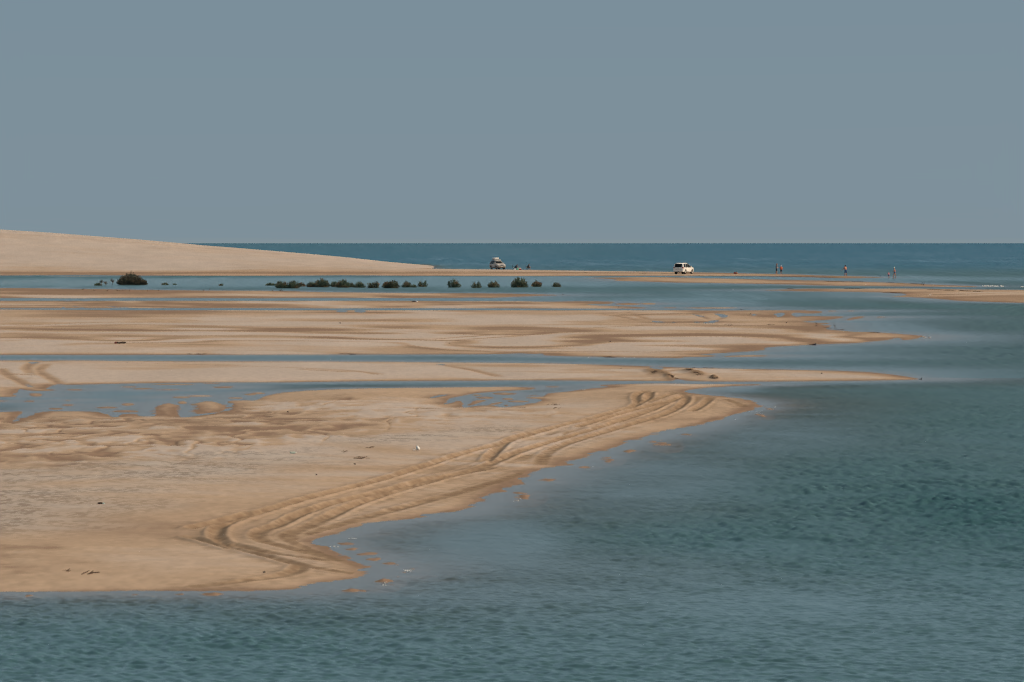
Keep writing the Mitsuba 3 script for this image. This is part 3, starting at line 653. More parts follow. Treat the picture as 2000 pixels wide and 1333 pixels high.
def figure(key, J, at, turn, skin, shirt=None, shorts=None, hair=None, cap=None, bra=None, s=1.0, girth=1.0):
    """J: joints in metres, x to the figure's right, y to its front, z up. Keys: pelvis, chest, neck, head, and for the sides l, r: shoulder, elbow, wrist, hip, knee, ankle."""
    to = place(at, turn, s)
    J = {k: np.asarray(v, float) for k, v in J.items()}
    g = girth
    head, face = J['head'], np.asarray(J.get('face', (0, 1, 0)), float)
    face = face / np.linalg.norm(face)
    side_ = np.cross(face, [0, 0, 1])
    side_ /= np.linalg.norm(side_)
    upv = np.cross(side_, face)
    hd = lambda a, b, c: head + side_ * a + face * b + upv * c  # noqa: E731
    sk = [hullballs([(hd(0, -.015, .03), .098), (hd(0, .02, .035), .09), (hd(0, .035, -.075), .052)], 16), bone(hd(0, .085, .015), hd(0, .115, -.02), .012, .018, 8)]
    sk += [bone(hd(e * .098, -.01, .025), hd(e * .098, -.01, -.02), .018, .014, 8) for e in (1, -1)]
    sk += [bone(hd(0, -.01, -.06), J['neck'], .056, .062)]
    spine = [hullballs([(J['lshoulder'] * .8 + J['neck'] * .2, .075 * g), (J['rshoulder'] * .8 + J['neck'] * .2, .075 * g), (J['chest'] + (J['lshoulder'] - J['rshoulder']) * .28, .11 * g), (J['chest'] - (J['lshoulder'] - J['rshoulder']) * .28, .11 * g), (J['neck'], .06)]),
             hullballs([(J['chest'] + (J['lshoulder'] - J['rshoulder']) * .26, .115 * g), (J['chest'] - (J['lshoulder'] - J['rshoulder']) * .26, .115 * g), (J['pelvis'] + (J['lhip'] - J['rhip']) * .35, .115 * g), (J['pelvis'] - (J['lhip'] - J['rhip']) * .35, .115 * g)])]
    sk += spine
    arms, sleeves, thighs, legs = [], [], [], []
    for q in 'lr':
        sh, el, wr = J[q + 'shoulder'], J[q + 'elbow'], J[q + 'wrist']
        arms += [bone(sh, el, .056 * g, .042), bone(el, wr, .042, .028), hand(wr, wr - el, (-1 if q == 'l' else 1, .3, .2) if abs((wr - el)[0]) < .9 * np.linalg.norm(wr - el) else (0, 1, 0))]
        sleeves.append(bone(sh, sh * .35 + el * .65, .070 * g, .062))
        hp, kn, an = J[q + 'hip'], J[q + 'knee'], J[q + 'ankle']
        toe = np.asarray(J.get(q + 'toe', an + np.array([0, .16, -.05])), float)
        legs += [bone(hp, kn, .088 * g, .058), bone(kn, kn * .65 + an * .35 + (0, -.015, 0), .058, .058), bone(kn * .65 + an * .35 + (0, -.015, 0), an, .058, .036), hullballs([(an + (0, -.03, -.045), .034), (an, .036), (toe, .028), (toe + (.03, -.03, 0), .024), (toe + (-.03, -.03, 0), .024)])]
        thighs += [bone(hp, hp * .22 + kn * .78, .108 * g, .088)]
    body = soft(union(sk + arms + legs), .035, 4)
    add(key, 'body', body, skin, True, to)
    for e in (1, -1):
        add(key, 'eye', tri(ball(.012, hd(e * .036, .093, .02), 8)), 'dark_hair', True, to)
    if hair:
        add(key, 'hair', soft(hullballs([(hd(0, -.035, .055), .100), (hd(0, .01, .065), .088), (hd(0, -.07, -.03), .055)], 16), .04, 2), hair, True, to)
    if cap:
        c = add(key, 'cap', soft(hullballs([(hd(0, -.01, .055), .112), (hd(0, .02, .06), .102), (hd(0, -.05, .01), .08)], 16), .04, 2), cap, True, to)
        add(c, 'peak', tri(hullballs([(hd(-.06, .09, .055), .012), (hd(.06, .09, .055), .012), (hd(-.05, .19, .035), .01), (hd(.05, .19, .035), .01)], 8)), cap, 30, to)
    if shirt:
        big = [hullballs([(J['lshoulder'] * .85 + J['neck'] * .15, .088 * g), (J['rshoulder'] * .85 + J['neck'] * .15, .088 * g), (J['chest'] + (J['lshoulder'] - J['rshoulder']) * .29, .13 * g), (J['chest'] - (J['lshoulder'] - J['rshoulder']) * .29, .13 * g)]),
               hullballs([(J['chest'] + (J['lshoulder'] - J['rshoulder']) * .28, .132 * g), (J['chest'] - (J['lshoulder'] - J['rshoulder']) * .28, .132 * g), (J['pelvis'] + (J['lhip'] - J['rhip']) * .4, .138 * g), (J['pelvis'] - (J['lhip'] - J['rhip']) * .4, .138 * g)])]
        add(key, 'shirt', soft(union(big + sleeves), .035, 4), shirt, True, to)
    if shorts:
        hips = hullballs([(J['pelvis'] + (J['lhip'] - J['rhip']) * .36, .135 * g), (J['pelvis'] - (J['lhip'] - J['rhip']) * .36, .135 * g), (J['lhip'], .105 * g), (J['rhip'], .105 * g)])
        add(key, 'shorts', soft(union([hips] + thighs), .035, 4), shorts, True, to)
    if bra:
        add(key, 'swimsuit_top', soft(hullballs([(J['chest'] + (J['lshoulder'] - J['rshoulder']) * .26 + (0, 0, .03), .122), (J['chest'] - (J['lshoulder'] - J['rshoulder']) * .26 + (0, 0, .03), .122)]), .04, 2), bra, True, to)
        add(key, 'swimsuit_bottom', soft(hullballs([(J['lhip'], .106), (J['rhip'], .106), (J['pelvis'] + (J['lhip'] - J['rhip']) * .3, .126), (J['pelvis'] - (J['lhip'] - J['rhip']) * .3, .126)]), .04, 2), bra, True, to)
    return to


def standing(lean=0.0, la=None, ra=None, stride=.05, **more):
    J = dict(pelvis=(0, 0, .96), chest=(0, lean * .5, 1.27), neck=(0, lean * .9, 1.48), head=(0, lean * 1.1 + .03, 1.635), lshoulder=(-.19, lean * .8, 1.42), rshoulder=(.19, lean * .8, 1.42), lelbow=(-.25, lean * .6 - .03, 1.14),
             relbow=(.25, lean * .6 - .03, 1.14), lwrist=(-.26, lean * .4 + .05, .90), rwrist=(.26, lean * .4 + .05, .90), lhip=(-.095, 0, .90), rhip=(.095, 0, .90), lknee=(-.11, stride + .02, .49), rknee=(.11, -stride + .02, .49),
             lankle=(-.12, stride, .085), rankle=(.12, -stride - .02, .085))
    if la:
        J['lelbow'], J['lwrist'] = la
    if ra:
        J['relbow'], J['rwrist'] = ra
    J.update(more)
    return J


def person(label, px, py, deg, J, group=None, sink=0.0, **kw):
    key = thing('person', label, 'person', group)
    p = ground_hit(px, py)
    figure(key, J, p - [0, 0, sink], math.radians(deg), **kw)
    return key, p


grp = 'people standing at the water on the far spit'
person('person in grey shirt and dark shorts standing left of the one in orange', 1516.5, 535.9, -78, standing(.03, la=((-.24, .08, 1.15), (-.12, .30, 1.14)), ra=((.24, .08, 1.15), (.10, .30, 1.12)), stride=.10), grp,
       skin='tan_skin', shirt='grey_cloth', shorts='navy_cloth', hair='sandy_hair', s=1.06)
person('person in white cap, orange top and dark shorts facing the sea', 1525.8, 535.9, 5, standing(.02, la=((-.30, .0, 1.16), (-.20, .22, 1.10)), ra=((.30, .0, 1.16), (.20, .22, 1.10)), stride=.04), grp,
       skin='tan_skin', shirt='orange_cloth', shorts='navy_cloth', cap='white_cloth', s=.86, girth=1.08)
person('bare backed person in blue shorts standing alone at the water edge', 1651.8, 540.1, 38, standing(.10, la=((-.33, .22, 1.18), (-.36, .42, 1.02)), ra=((.27, .08, 1.15), (.16, .28, 1.08)), stride=.07), grp,
       skin='red_skin', shorts='blue_cloth', hair='dark_hair', s=1.03, girth=1.12)
person('small child in pink swimwear wading left of the woman in a white cap', 1735.6, 543.2, 30, standing(.04, la=((-.34, .05, 1.22), (-.42, .15, 1.05)), ra=((.34, .05, 1.22), (.40, .15, 1.05))), grp, skin='tan_skin', shirt='pink_cloth',
       shorts='violet_cloth', hair='dark_hair', s=.56, sink=.03, girth=1.1)
person('person in white cap and violet swimsuit wading at the right end', 1747.3, 543.7, 70, standing(.03, la=((-.27, .06, 1.16), (-.22, .26, 1.02)), ra=((.25, -.06, 1.15), (.25, -.02, .90)), stride=.14), grp, skin='red_skin',
       bra='violet_cloth', cap='white_cloth', s=1.0, sink=.03, girth=.92)


def seated(reach):
    J = dict(pelvis=(0, 0, .42), chest=(0, .12, .72), neck=(0, .24, .92), head=(0, .33, 1.06), lshoulder=(-.19, .20, .87), rshoulder=(.19, .20, .87), lelbow=(-.26, .34, .64), relbow=(.26, .34, .64), lwrist=(-.16, .56, .56),
             rwrist=(.16, .56, .56), lhip=(-.10, .06, .40), rhip=(.10, .06, .40), lknee=(-.13, .50, .50), rknee=(.13, .50, .50), lankle=(-.13, .55, .085), rankle=(.13, .48, .085), face=(0, 1, -.35))
    if reach:
        J.update(chest=(0, .20, .70), neck=(0, .38, .88), head=(0, .50, 1.00), lshoulder=(-.19, .33, .84), rshoulder=(.19, .33, .84), lelbow=(-.22, .55, .66), relbow=(.22, .55, .66), lwrist=(-.14, .78, .58), rwrist=(.14, .78, .58))
    return J


def camp_chair(label, p, turn):
    """A folding chair: seat and back of cloth between tubes, crossed legs."""
    key, to = thing('camping_chair', label, 'chair', 'folding chairs on the far spit'), place(p, turn)
    add(key, 'seat', tri(hullballs([((x, y, z), .012) for x, y, z in [(-.26, -.22, .31), (.26, -.22, .31), (-.26, .24, .36), (.26, .24, .36)]], 6)), 'dark_cloth', 30, to)
    add(key, 'backrest', tri(hullballs([((x, y, z), .012) for x, y, z in [(-.27, -.22, .40), (.27, -.22, .40), (-.27, -.36, .88), (.27, -.36, .88)]], 6)), 'dark_cloth', 30, to)
    for x in (-.29, .29):
        add(key, 'armrest', tri(rbox(x - .035, x + .035, -.28, .26, .585, .615, .012)), 'black_plastic', 30, to)
        for a, b in (((x, -.26, 0), (x, .24, .60)), ((x, .26, 0), (x, -.28, .62))):
            add(key, 'leg', rod(a, b, .013), 'alloy', 30, to)
        add(key, 'back_post', rod((x * .95, -.20, .34), (x * .95, -.37, .90), .013), 'alloy', 30, to)
    for y in (-.26, .26):
        add(key, 'crossbar', rod((-.29, y, .02), (.29, y, .02), .011), 'alloy', 30, to)
    return to


p1 = ground_hit(1005.5, 527.4)
T_R = -math.pi / 2 + .15
camp_chair('dark folding chair behind the crouched person beside the cool box', ground_hit(1003.9, 527.2), T_R)
key = thing('person', 'dark clothed person seated and bent over the cool box near the silver car', 'person', 'people sitting on the far spit')
figure(key, seated(True), p1 + [0.02, 0, .01], T_R, 'tan_skin', shirt='dark_cloth', shorts='navy_cloth', hair='dark_hair', s=.95)
pb = ground_hit(1015.2, 527.6)
tb = place(pb, .2)
key = thing('cool_box', 'dark red cool box with a white lid in front of the bent person', 'cool box')
add(key, 'body', tri(rbox(-.27, .27, -.18, .18, 0, .24, .03)), 'red_plastic', 35, tb)
add(key, 'lid', tri(rbox(-.29, .29, -.20, .20, .245, .40, .04)), 'white_cloth', 35, tb)
add(key, 'handle', tri(union([bone((-.22, -.21, .30), (-.22, -.21, .42), .012, .012, 6), bone((-.22, -.21, .42), (.22, -.21, .42), .012, .012, 6), bone((.22, -.21, .42), (.22, -.21, .30), .012, .012, 6)])), 'black_plastic', 35, tb)


def sack(w, d, h, seed, peak=.3):
    t = soft(hullballs([((-w / 2 + .08, -d / 2 + .08, .07), .08), ((w / 2 - .08, -d / 2 + .08, .07), .08), ((-w / 2 + .08, d / 2 - .08, .07), .08), ((w / 2 - .08, d / 2 - .08, .07), .08), ((peak * w * .4, 0, h - .06), .06), ((-w * .15, .03, h * .8), .06)]), .05, 2)
    v = np.array(t.vertices)
    t.vertices = v + np.array(t.vertex_normals) * ((meshkit.fbm(v * 9, 3, seed) - .5) * .10)[:, None]
    t.vertices[:, 2] = np.maximum(t.vertices[:, 2], 0)
    return t


key = thing('green_bag', 'bright green bag standing against the red cool box', 'bag')
add(key, 'sack', sack(.36, .30, .42, 3), 'green_plastic', True, place(ground_hit(1011.3, 527.6), .3))
add(key, 'handle', tri(union([bone((-.10, 0, .36), (0, 0, .48), .014, .014, 6), bone((0, 0, .48), (.10, 0, .36), .014, .014, 6)])), 'green_plastic', 30, place(ground_hit(1011.3, 527.6), .3))
key = thing('white_bag', 'small white carrier bag lying under the left folding chair', 'bag')
add(key, 'sack', sack(.38, .28, .30, 5), 'white_cloth', True, place(ground_hit(1005.3, 527.9), 0))
add(key, 'knot', tri(bone((.04, 0, .26), (.08, 0, .36), .03, .045, 8)), 'white_cloth', True, place(ground_hit(1005.3, 527.9), 0))
p2 = ground_hit(1030.2, 527.3)
camp_chair('dark folding chair under the bare legged person right of the cool box', p2, T_R)
key = thing('person', 'bare legged person in dark top sitting alone on a folding chair', 'person', 'people sitting on the far spit')
figure(key, seated(False), p2 + [0, 0, .02], T_R, 'tan_skin', shirt='dark_cloth', shorts='dark_cloth', hair='dark_hair', s=.98)
for k in range(1):
    key = thing('fishing_rod', 'thin dark fishing rod planted in the sand behind the sitting person', 'rod')
    tp = place(ground_hit(1033, 527.2), 0)
    add(key, 'blank', cat([rod((0, 0, 0), (-.35, .3, 1.0), .014), rod((-.35, .3, 1.0), (-.85, .7, 2.3), .008)]), 'black_plastic', 30, tp)
    add(key, 'reel', tri(bone((-.12, .06, .30), (-.06, .06, .28), .05, .04, 8)), 'black_plastic', 30, tp)
key = thing('bag_heap', 'dark red rucksack and pale bag in a heap right of the white car', 'bag')
pr = ground_hit(1436.8, 535.7)
mat('maroon_cloth', speckled((.10, .035, .045), (.20, .07, .06), 6), .9)
mat('rust_cloth', speckled((.32, .14, .08), (.42, .20, .13), 6), .9)
add(key, 'rucksack', sack(.42, .34, .38, 8), 'maroon_cloth', True, place(pr + [-.16, 0, 0], .2))
add(key, 'pouch', sack(.36, .32, .34, 9), 'rust_cloth', True, place(pr + [.15, .03, 0], -.2))
add(key, 'strap', tri(union([bone((-.02, 0, .30), (.10, 0, .44), .018, .018, 6), bone((.10, 0, .44), (.20, 0, .30), .018, .018, 6)])), 'dark_cloth', True, place(pr, 0))

# ------------------------------------------------------------------ bushes
def leaf_mat(name, a, b, c):
    scene[name] = {'type': 'twosided', 'b': {'type': 'principled', 'base_color': proc(lambda p, n, uv: mix(mix(a, b, smoothstep(.3, .7, fbm(p.x * 3.1, p.y * 3.1, p.z * 4, 2))), c, smoothstep(.52, .80, noise(p.x * 1.3 + 7, p.y * 1.3, p.z * 1.8)))),
                                                      'roughness': .55, 'specular': .25}}
    return name


leaf_mat('mangrove_leaf', (.068, .104, .076), (.120, .158, .106), (.17, .125, .070))
leaf_mat('rusty_leaf', (.085, .095, .062), (.120, .130, .080), (.24, .130, .070))
leaf_mat('brown_leaf', (.090, .090, .066), (.150, .120, .084), (.095, .125, .086))
mat('twig_bark', speckled((.06, .045, .035), (.12, .09, .07), 8), .9)


def shrub(px0, px1, ytop, ybase, label, material, name='mangrove_bush', group='mangrove bushes standing in the shallow water', spike=1.0, lobes=None, leaf=.11, seed=0, fill=1.0, base=None):
    """A low bush: shoots fan out from the base and end in spikes; pairs of leaves sit along each shoot."""
    r = np.random.default_rng(1000 + seed)
    c = gp((px0 + px1) / 2, ybase - .4)
    W = (px1 - px0) / F * c[1]
    Hh = (ybase - ytop) / F * c[1]
    Dp = min(max(W * .7, .6), 2.6)
    p0 = np.array([c[0], c[1] + Dp * .25, -.03])
    key = thing(name, label, 'bush', group)
    lobes = lobes or [(0.0, 1.0, 1.0)]
    shoots = []
    n = int(max(24, 50 * W * fill))
    for i in range(n):
        lx, lw, lh = lobes[r.integers(len(lobes))]
        u = r.uniform(-1, 1)
        a = r.uniform(-1, 1)
        top = (1 - .75 * abs(u) ** 2.4) * (1 - .25 * a * a)
        bx, by = (lx + u * lw * .80) * W / 2 * .92, a * Dp / 2 * .75
        ex = bx + u * W * .09 * lw + r.normal(0, .05)
        ez = Hh * lh * top * r.uniform(.66, 1.02) * (1 + .14 * spike * (r.random() < .25))
        shoots.append((np.array([bx * .86, by * .86, 0]), np.array([np.clip(ex, -W / 2, W / 2), by + a * Dp * .10, max(ez, .10)])))
    tv, tf, k = [], [], 0
    stems = []
    for q, (a, b) in enumerate(shoots):
        ln = np.linalg.norm(b - a)
        if q % 4 == 0:
            m = a * .5 + b * .5
            stems.append(trimesh.creation.cone(radius=.016, height=ln * .97, sections=5))
            d = (b - a) / ln
            z = np.array([0, 0, 1.0])
            stems[-1].apply_transform(trimesh.geometry.align_vectors(z, d))
            stems[-1].apply_translation(a)
        m = int(max(8, ln / .024))
        for j in range(m):
            f = (j + r.random()) / m
            o = a + (b - a) * f + r.normal(0, .050, 3) * (1.15 - .8 * f)
            d = (b - a) / ln * (.5 + .6 * f) + r.normal(0, .55, 3) * (1.1 - .5 * f)
            d /= np.linalg.norm(d)
            s = np.cross(d, r.normal(size=3))
            s /= np.linalg.norm(s)
            u_ = np.cross(s, d)
            L, B = leaf * r.uniform(.7, 1.25), leaf * .28 * r.uniform(.8, 1.3)
            tv += [o, o + d * L * .5 + s * B + u_ * .01, o + d * L, o + d * L * .5 - s * B + u_ * .01]
            tf += [(k, k + 1, k + 2), (k, k + 2, k + 3)]
            k += 4
    tv = np.array(tv)
    tv[:, 2] = np.abs(tv[:, 2])
    add(key, 'crown', trimesh.Trimesh(tv, tf, process=False), material, False, place(p0))
    labels[add(key, 'stems', cat(stems), 'twig_bark', 30, place(p0))] = {'label': 'thin woody stems of the bush', 'kind': 'stuff'}
    return key


G, R, B_ = 'mangrove_leaf', 'rusty_leaf', 'brown_leaf'
shrub(222, 289, 533.4, 557.2, 'big rounded brown bush, by far the tallest, standing left in the water', B_, 'brown_bush', None, lobes=[(-.08, .72, 1.0), (.05, .70, .97), (-.45, .45, .80), (.45, .5, .62), (.75, .28, .42)], leaf=.13, seed=1, fill=2.0)
shrub(518, 540, 553.0, 558.6, 'low sparse mangrove tip at the left end of the long bush row', G, seed=2)
shrub(533, 588, 548.2, 563.6, 'long low dark mangrove bush, leftmost full bush of the row', G, lobes=[(-.5, .5, .95), (0, .6, .85), (.5, .5, 1.0)], seed=3, fill=1.4)
shrub(582, 597, 552.6, 560.2, 'small rusty mangrove bush at the right end of the leftmost long bush', R, seed=4)
shrub(597, 620, 550.5, 561.4, 'low mangrove bush left of the dense round one in the row', G, seed=5)
shrub(611, 646, 545.4, 561.6, 'dense round dark mangrove bush second from the left in the row', G, seed=6, fill=1.3)
shrub(645, 660, 549.2, 561.2, 'narrow mangrove bush between the two rounded ones of the row', G, seed=7)
shrub(654, 686, 546.2, 562.6, 'broad mangrove bush with a rusty middle, third large one of the row', G, seed=8, fill=1.2)
shrub(680, 692, 552.0, 561.6, 'small rusty mangrove bush right of the broad third one', R, seed=9)
shrub(688, 714, 551.0, 562.6, 'low mangrove bush in the middle of the long row', G, seed=10)
shrub(712, 741, 550.4, 563.2, 'mangrove bush with one tall sprig at its right end', R, lobes=[(-.4, .6, .8), (.3, .6, .9), (.8, .2, 1.05)], seed=11)
shrub(742, 785, 548.0, 563.4, 'broad rusty brown mangrove bush, rightmost large one of the long row', R, lobes=[(-.3, .6, .9), (.2, .65, 1.0)], seed=12, fill=1.4)
shrub(784, 805, 549.8, 562.2, 'grey green mangrove bush at the right of the rusty brown one', G, seed=13)
shrub(803, 814, 556.4, 562.4, 'tiny mangrove seedling clump at the foot of the last row bush', G, seed=14)
shrub(814, 836, 549.6, 560.8, 'squat dark mangrove bush just right of the long row', G, lobes=[(-.5, .4, 1.0), (.5, .4, 1.0), (0, .5, .8)], seed=15)
shrub(870, 904, 546.2, 562.2, 'spiky mangrove bush, first of the six separate ones on the right', G, lobes=[(-.35, .5, 1.0), (.25, .6, .8), (.1, .4, 1.0)], seed=16, spike=2)
shrub(920, 941.5, 551.6, 563.2, 'mangrove bush in two tufts, second of the separate ones', G, lobes=[(-.5, .45, 1.0), (.4, .55, .95)], seed=17, spike=1.5)
shrub(950, 980, 549.6, 562.4, 'flat topped mangrove bush, third of the separate ones', G, lobes=[(-.4, .5, .9), (.2, .6, 1.0)], seed=18, spike=1.5)
shrub(993, 1035, 542.2, 562.4, 'tallest dark mangrove bush with spiky crown under the sitting people', G, lobes=[(-.35, .5, .85), (-.05, .55, 1.0), (.35, .55, .85)], seed=19, spike=1.5, fill=1.5)
shrub(1037, 1060, 549.8, 561.0, 'small mangrove bush with rusty right side, fifth of the separate ones', R, seed=20, spike=1.5)
shrub(1078, 1096, 551.6, 561.2, 'small pale rusty mangrove bush, farthest right of all bushes', R, seed=21, spike=1.5)
shrub(315, 329, 553.4, 557.4, 'tiny green tuft in the water right of the big brown bush', G, seed=22)
shrub(338, 344, 555.2, 557.0, 'very tiny green tuft, right of the tiny tuft by the brown bush', G, seed=23)
shrub(427, 436, 555.0, 558.8, 'lone tiny green tuft between the brown bush and the row', G, seed=24)
shrub(183, 199, 553.6, 558.7, 'low green clump at the foot of the dead stem left of the brown bush', G, seed=25)


def bare_stem(px, ytop, ybase, spread, label, seed):
    """A dead sapling: a forked stem with twigs and a few leaves left."""
    r = np.random.default_rng(seed)
    c = gp(px, ybase - .2)
    Hh, key = (ybase - ytop) / F * c[1], thing('dead_sapling', label, 'bush', 'bare saplings left of the brown bush')
    to, twigs, lv, lf, k = place([c[0], c[1], -.03]), [], [], [], 0
    fork = np.array([.03, 0, Hh * .42])
    add(key, 'stem', cat([rod((0, 0, 0), fork * .5, .035, 6), rod(fork * .5, fork, .028, 6)]), 'twig_bark', 30, to)
    for i in range(9):
        u = r.uniform(-1, 1)
        e = np.array([u * spread, r.uniform(-.2, .2), Hh * r.uniform(.7, 1.0) * (1 - .2 * abs(u))])
        m = (fork + e) / 2 + r.normal(0, .04, 3)
        twigs += [rod(fork, m, .016, 5), rod(m, e, .011, 5)]
        for q in range(3):
            t = m + r.normal(0, .14, 3)
            twigs.append(rod(m, t, .008, 4))
        for q in range(10):
            o = m + (e - m) * r.uniform(-.3, 1) + r.normal(0, .05, 3)
            d, s = r.normal(size=3), r.normal(size=3)
            d, s = d / np.linalg.norm(d) * .10, s / np.linalg.norm(s) * .028
            lv += [o, o + d / 2 + s, o + d, o + d / 2 - s]
            lf += [(k, k + 1, k + 2), (k, k + 2, k + 3)]
            k += 4
    add(key, 'twigs', cat(twigs), 'twig_bark', 30, to)
    add(key, 'leaves', trimesh.Trimesh(np.array(lv), lf, process=False), B_, False, to)


bare_stem(198, 544.4, 558.3, .30, 'forked dead sapling rising from the green clump, leftmost', 31)
bare_stem(206.5, 549.0, 557.6, .20, 'small thin dead sapling between the forked one and the brown bush', 32)
bare_stem(219, 542.6, 556.8, .26, 'leafy thin sapling touching the left side of the brown bush', 33)

# ------------------------------------------------------------------ birds
mat('black_feather', (.015, .017, .020), .6)
mat('grey_feather', (.07, .055, .045), .7)
mat('white_feather', (.74, .74, .72), .7)
mat('bird_leg', (.25, .12, .05), .6)


def bird(label, px, py, kind, deg=0.0, s=1.0, group=None, dz=0.0):
    p = ground_hit(px, py)
    key, to = thing({'cormorant': 'cormorant', 'gull': 'gull', 'wader': 'wader', 'floating': 'waterbird'}[kind], label, 'bird', group), place(p + [0, 0, dz], math.radians(deg), s)
    if kind == 'cormorant':
        body = [hullballs([((0, 0, .24), .075), ((.05, 0, .42), .085), ((.08, 0, .52), .06)], 10), bone((.08, 0, .55), (.13, 0, .70), .045, .03, 10), hullballs([((.13, 0, .72), .035), ((.18, 0, .74), .022)], 10), hullballs([((-.02, 0, .20), .05), ((-.16, .03, .05), .012), ((-.16, -.03, .05), .012)], 8)]
        body += [hullballs([((.05, e * .07, .45), .03), ((-.10, e * .06, .14), .012), ((-.01, e * .09, .30), .03)], 8) for e in (1, -1)]
        beak, legs, m = bone((.19, 0, .745), (.26, 0, .75), .011, .005, 6), [((0, e * .04, 0), (0, e * .04, .2)) for e in (1, -1)], 'black_feather'
    elif kind == 'gull':
        body = [hullballs([((-.12, 0, .17), .055), ((.08, 0, .19), .075), ((.14, 0, .22), .05)], 10), bone((.15, 0, .23), (.18, 0, .31), .045, .04, 10), ball(.042, (.19, 0, .33), 10), hullballs([((-.16, 0, .175), .035), ((-.30, .03, .165), .008), ((-.30, -.03, .165), .008)], 8)]
        beak, legs, m = bone((.225, 0, .33), (.28, 0, .32), .011, .005, 6), [((.02, e * .035, 0), (.02, e * .035, .13)) for e in (1, -1)], 'white_feather'
    elif kind == 'wader':
        body = [hullballs([((-.07, 0, .15), .035), ((.04, 0, .17), .05), ((.08, 0, .19), .035)], 10), bone((.08, 0, .20), (.10, 0, .26), .026, .022, 8), ball(.027, (.105, 0, .275), 10), hullballs([((-.09, 0, .15), .022), ((-.17, 0, .14), .008)], 8)]
        beak, legs, m = bone((.13, 0, .275), (.19, 0, .26), .007, .004, 6), [((.01, e * .02, 0), (.01, e * .02, .13)) for e in (1, -1)], 'grey_feather'
    else:
        body = [hullballs([((-.15, 0, .03), .05), ((.10, 0, .04), .075), ((.14, 0, .06), .05)], 10), bone((.14, 0, .08), (.18, 0, .22), .035, .03, 10), ball(.038, (.19, 0, .24), 10)]
        beak, legs, m = bone((.22, 0, .24), (.27, 0, .235), .010, .005, 6), [], 'black_feather'
    add(key, 'body', soft(union(body), .04, 3), m, True, to)
    add(key, 'beak', tri(beak), 'bird_leg', True, to)
    for a, b in legs:
        add(key, 'leg', rod(a, b, .008, 5), 'bird_leg', 30, to)


bird('left one of two black cormorants upright on the thin right spit', 1800.4, 557.6, 'cormorant', 25, .52, 'two cormorants on the right spit')
bird('right one of two black cormorants upright on the thin right spit', 1804.2, 557.9, 'cormorant', 15, .52, 'two cormorants on the right spit')
bird('small dark bird afloat in the sea left of the wading child', 1718.5, 540.3, 'floating', 10, .7)
for px, py, d, lab in ((1805, 661, 180, 'left white gull of the pair on the water by the long sand tip'), (1814.5, 661, 0, 'right white gull of the pair on the water by the long sand tip')):
    bird(lab, px, py, 'gull', d, .45, 'white gulls', -.05)
bird('white gull standing on the middle right spit below the lone bather', 1691.5, 558.2, 'gull', 200, .6, 'white gulls')
bird('white gull on the sand at the right, near the low right bar', 1816.5, 578.6, 'gull', 0, .6, 'white gulls')
bird('tiny white gull on the spit tip right of the cormorants', 1822.5, 558.6, 'gull', 0, .4, 'white gulls')
bird('white gull afloat in the narrow channel in front of the long bar', 644, 702.4, 'gull', 10, .3, 'white gulls', -.08)
row = [(162.5, 567.6), (184, 570), (210, 569.9), (229, 569.8), (233.5, 569.9), (240, 569.8), (244.2, 569.8), (253, 569.9), (288, 570), (310, 570.4), (398, 569.9), (409, 567.8), (532, 569.8), (547.5, 570.2), (551, 569.8)]
names = ['first', 'second', 'third', 'fourth', 'fifth', 'sixth', 'seventh', 'eighth', 'ninth', 'tenth', 'eleventh', 'twelfth', 'thirteenth', 'fourteenth', 'last']
for i, (px, py) in enumerate(row):
    bird(f'small brown wader, {names[i]} from the left in the row along the farthest long bar', px, py, 'wader', 180 * (i % 2) + 12 * i, .85, 'waders along the farthest long bar')
bird('lone dark wader at the right tip of the farthest long bar', 1099.5, 577.6, 'wader', 180, .7)
bird('brown wader on the sand fringe below the wide blue channel', 1208, 602.2, 'wader', 100, .55)
bird('dark wader at the top edge of the middle bar, right of the ponds fringe', 1447.5, 607, 'wader', 170, .55, 'waders on the right end of the middle bar')
bird('brown wader beside the small pond of the middle bar', 1465.5, 615.6, 'wader', 0, .5, 'waders on the right end of the middle bar')
bird('brown wader on the wet sand in the middle of the bar end', 1536, 632.8, 'wader', 0, .45, 'waders on the right end of the middle bar')
bird('upper dark wader of the pair by the sand finger', 1594.5, 634.6, 'wader', 180, .55, 'waders on the right end of the middle bar')
bird('lower black and white wader of the pair by the sand finger', 1594, 639.8, 'wader', 0, .6, 'waders on the right end of the middle bar')
bird('dark wader standing in the water right of the sand finger', 1630, 639.6, 'wader', 150, .55, 'waders on the right end of the middle bar')
bird('tiny dark bird on the water at the point of the long pale bar', 1798, 741.6, 'floating', 0, .3)

# ------------------------------------------------------------------ washed-up things
mat('dark_wood', speckled((.030, .026, .024), (.075, .06, .05), 6), .85)
mat('dry_twig', speckled((.16, .11, .08), (.24, .175, .13), 9), .9)
mat('stone', speckled((.05, .042, .038), (.10, .085, .075), 10), .9)
mat('wet_weed', speckled((.055, .034, .024), (.105, .065, .042), 7), .8)
mat('plastic_film', (.70, .71, .70), .35)
mat('bottle_plastic', (.42, .52, .48), .25)


def lump(w, d, h, seed, rough=.35):
    t = trimesh.creation.icosphere(subdivisions=3, radius=.5)
    v = np.array(t.vertices)
    v = v * (1 + rough * (meshkit.fbm(v * 3.1 + seed, 3, seed) - .5) * 2)[:, None]
    t.vertices = v * [w, d, h] + [0, 0, h * .28]
    return t


def lie(name, label, cat_, px, py, parts, turn=0.0, group=None, kind=None):
    key = thing(name, label, cat_, group, kind)
    to = place(ground_hit(px, py), turn)
    for n, m, material, sm in parts:
        add(key, n if len(parts) > 1 else None, m, material, sm, to)


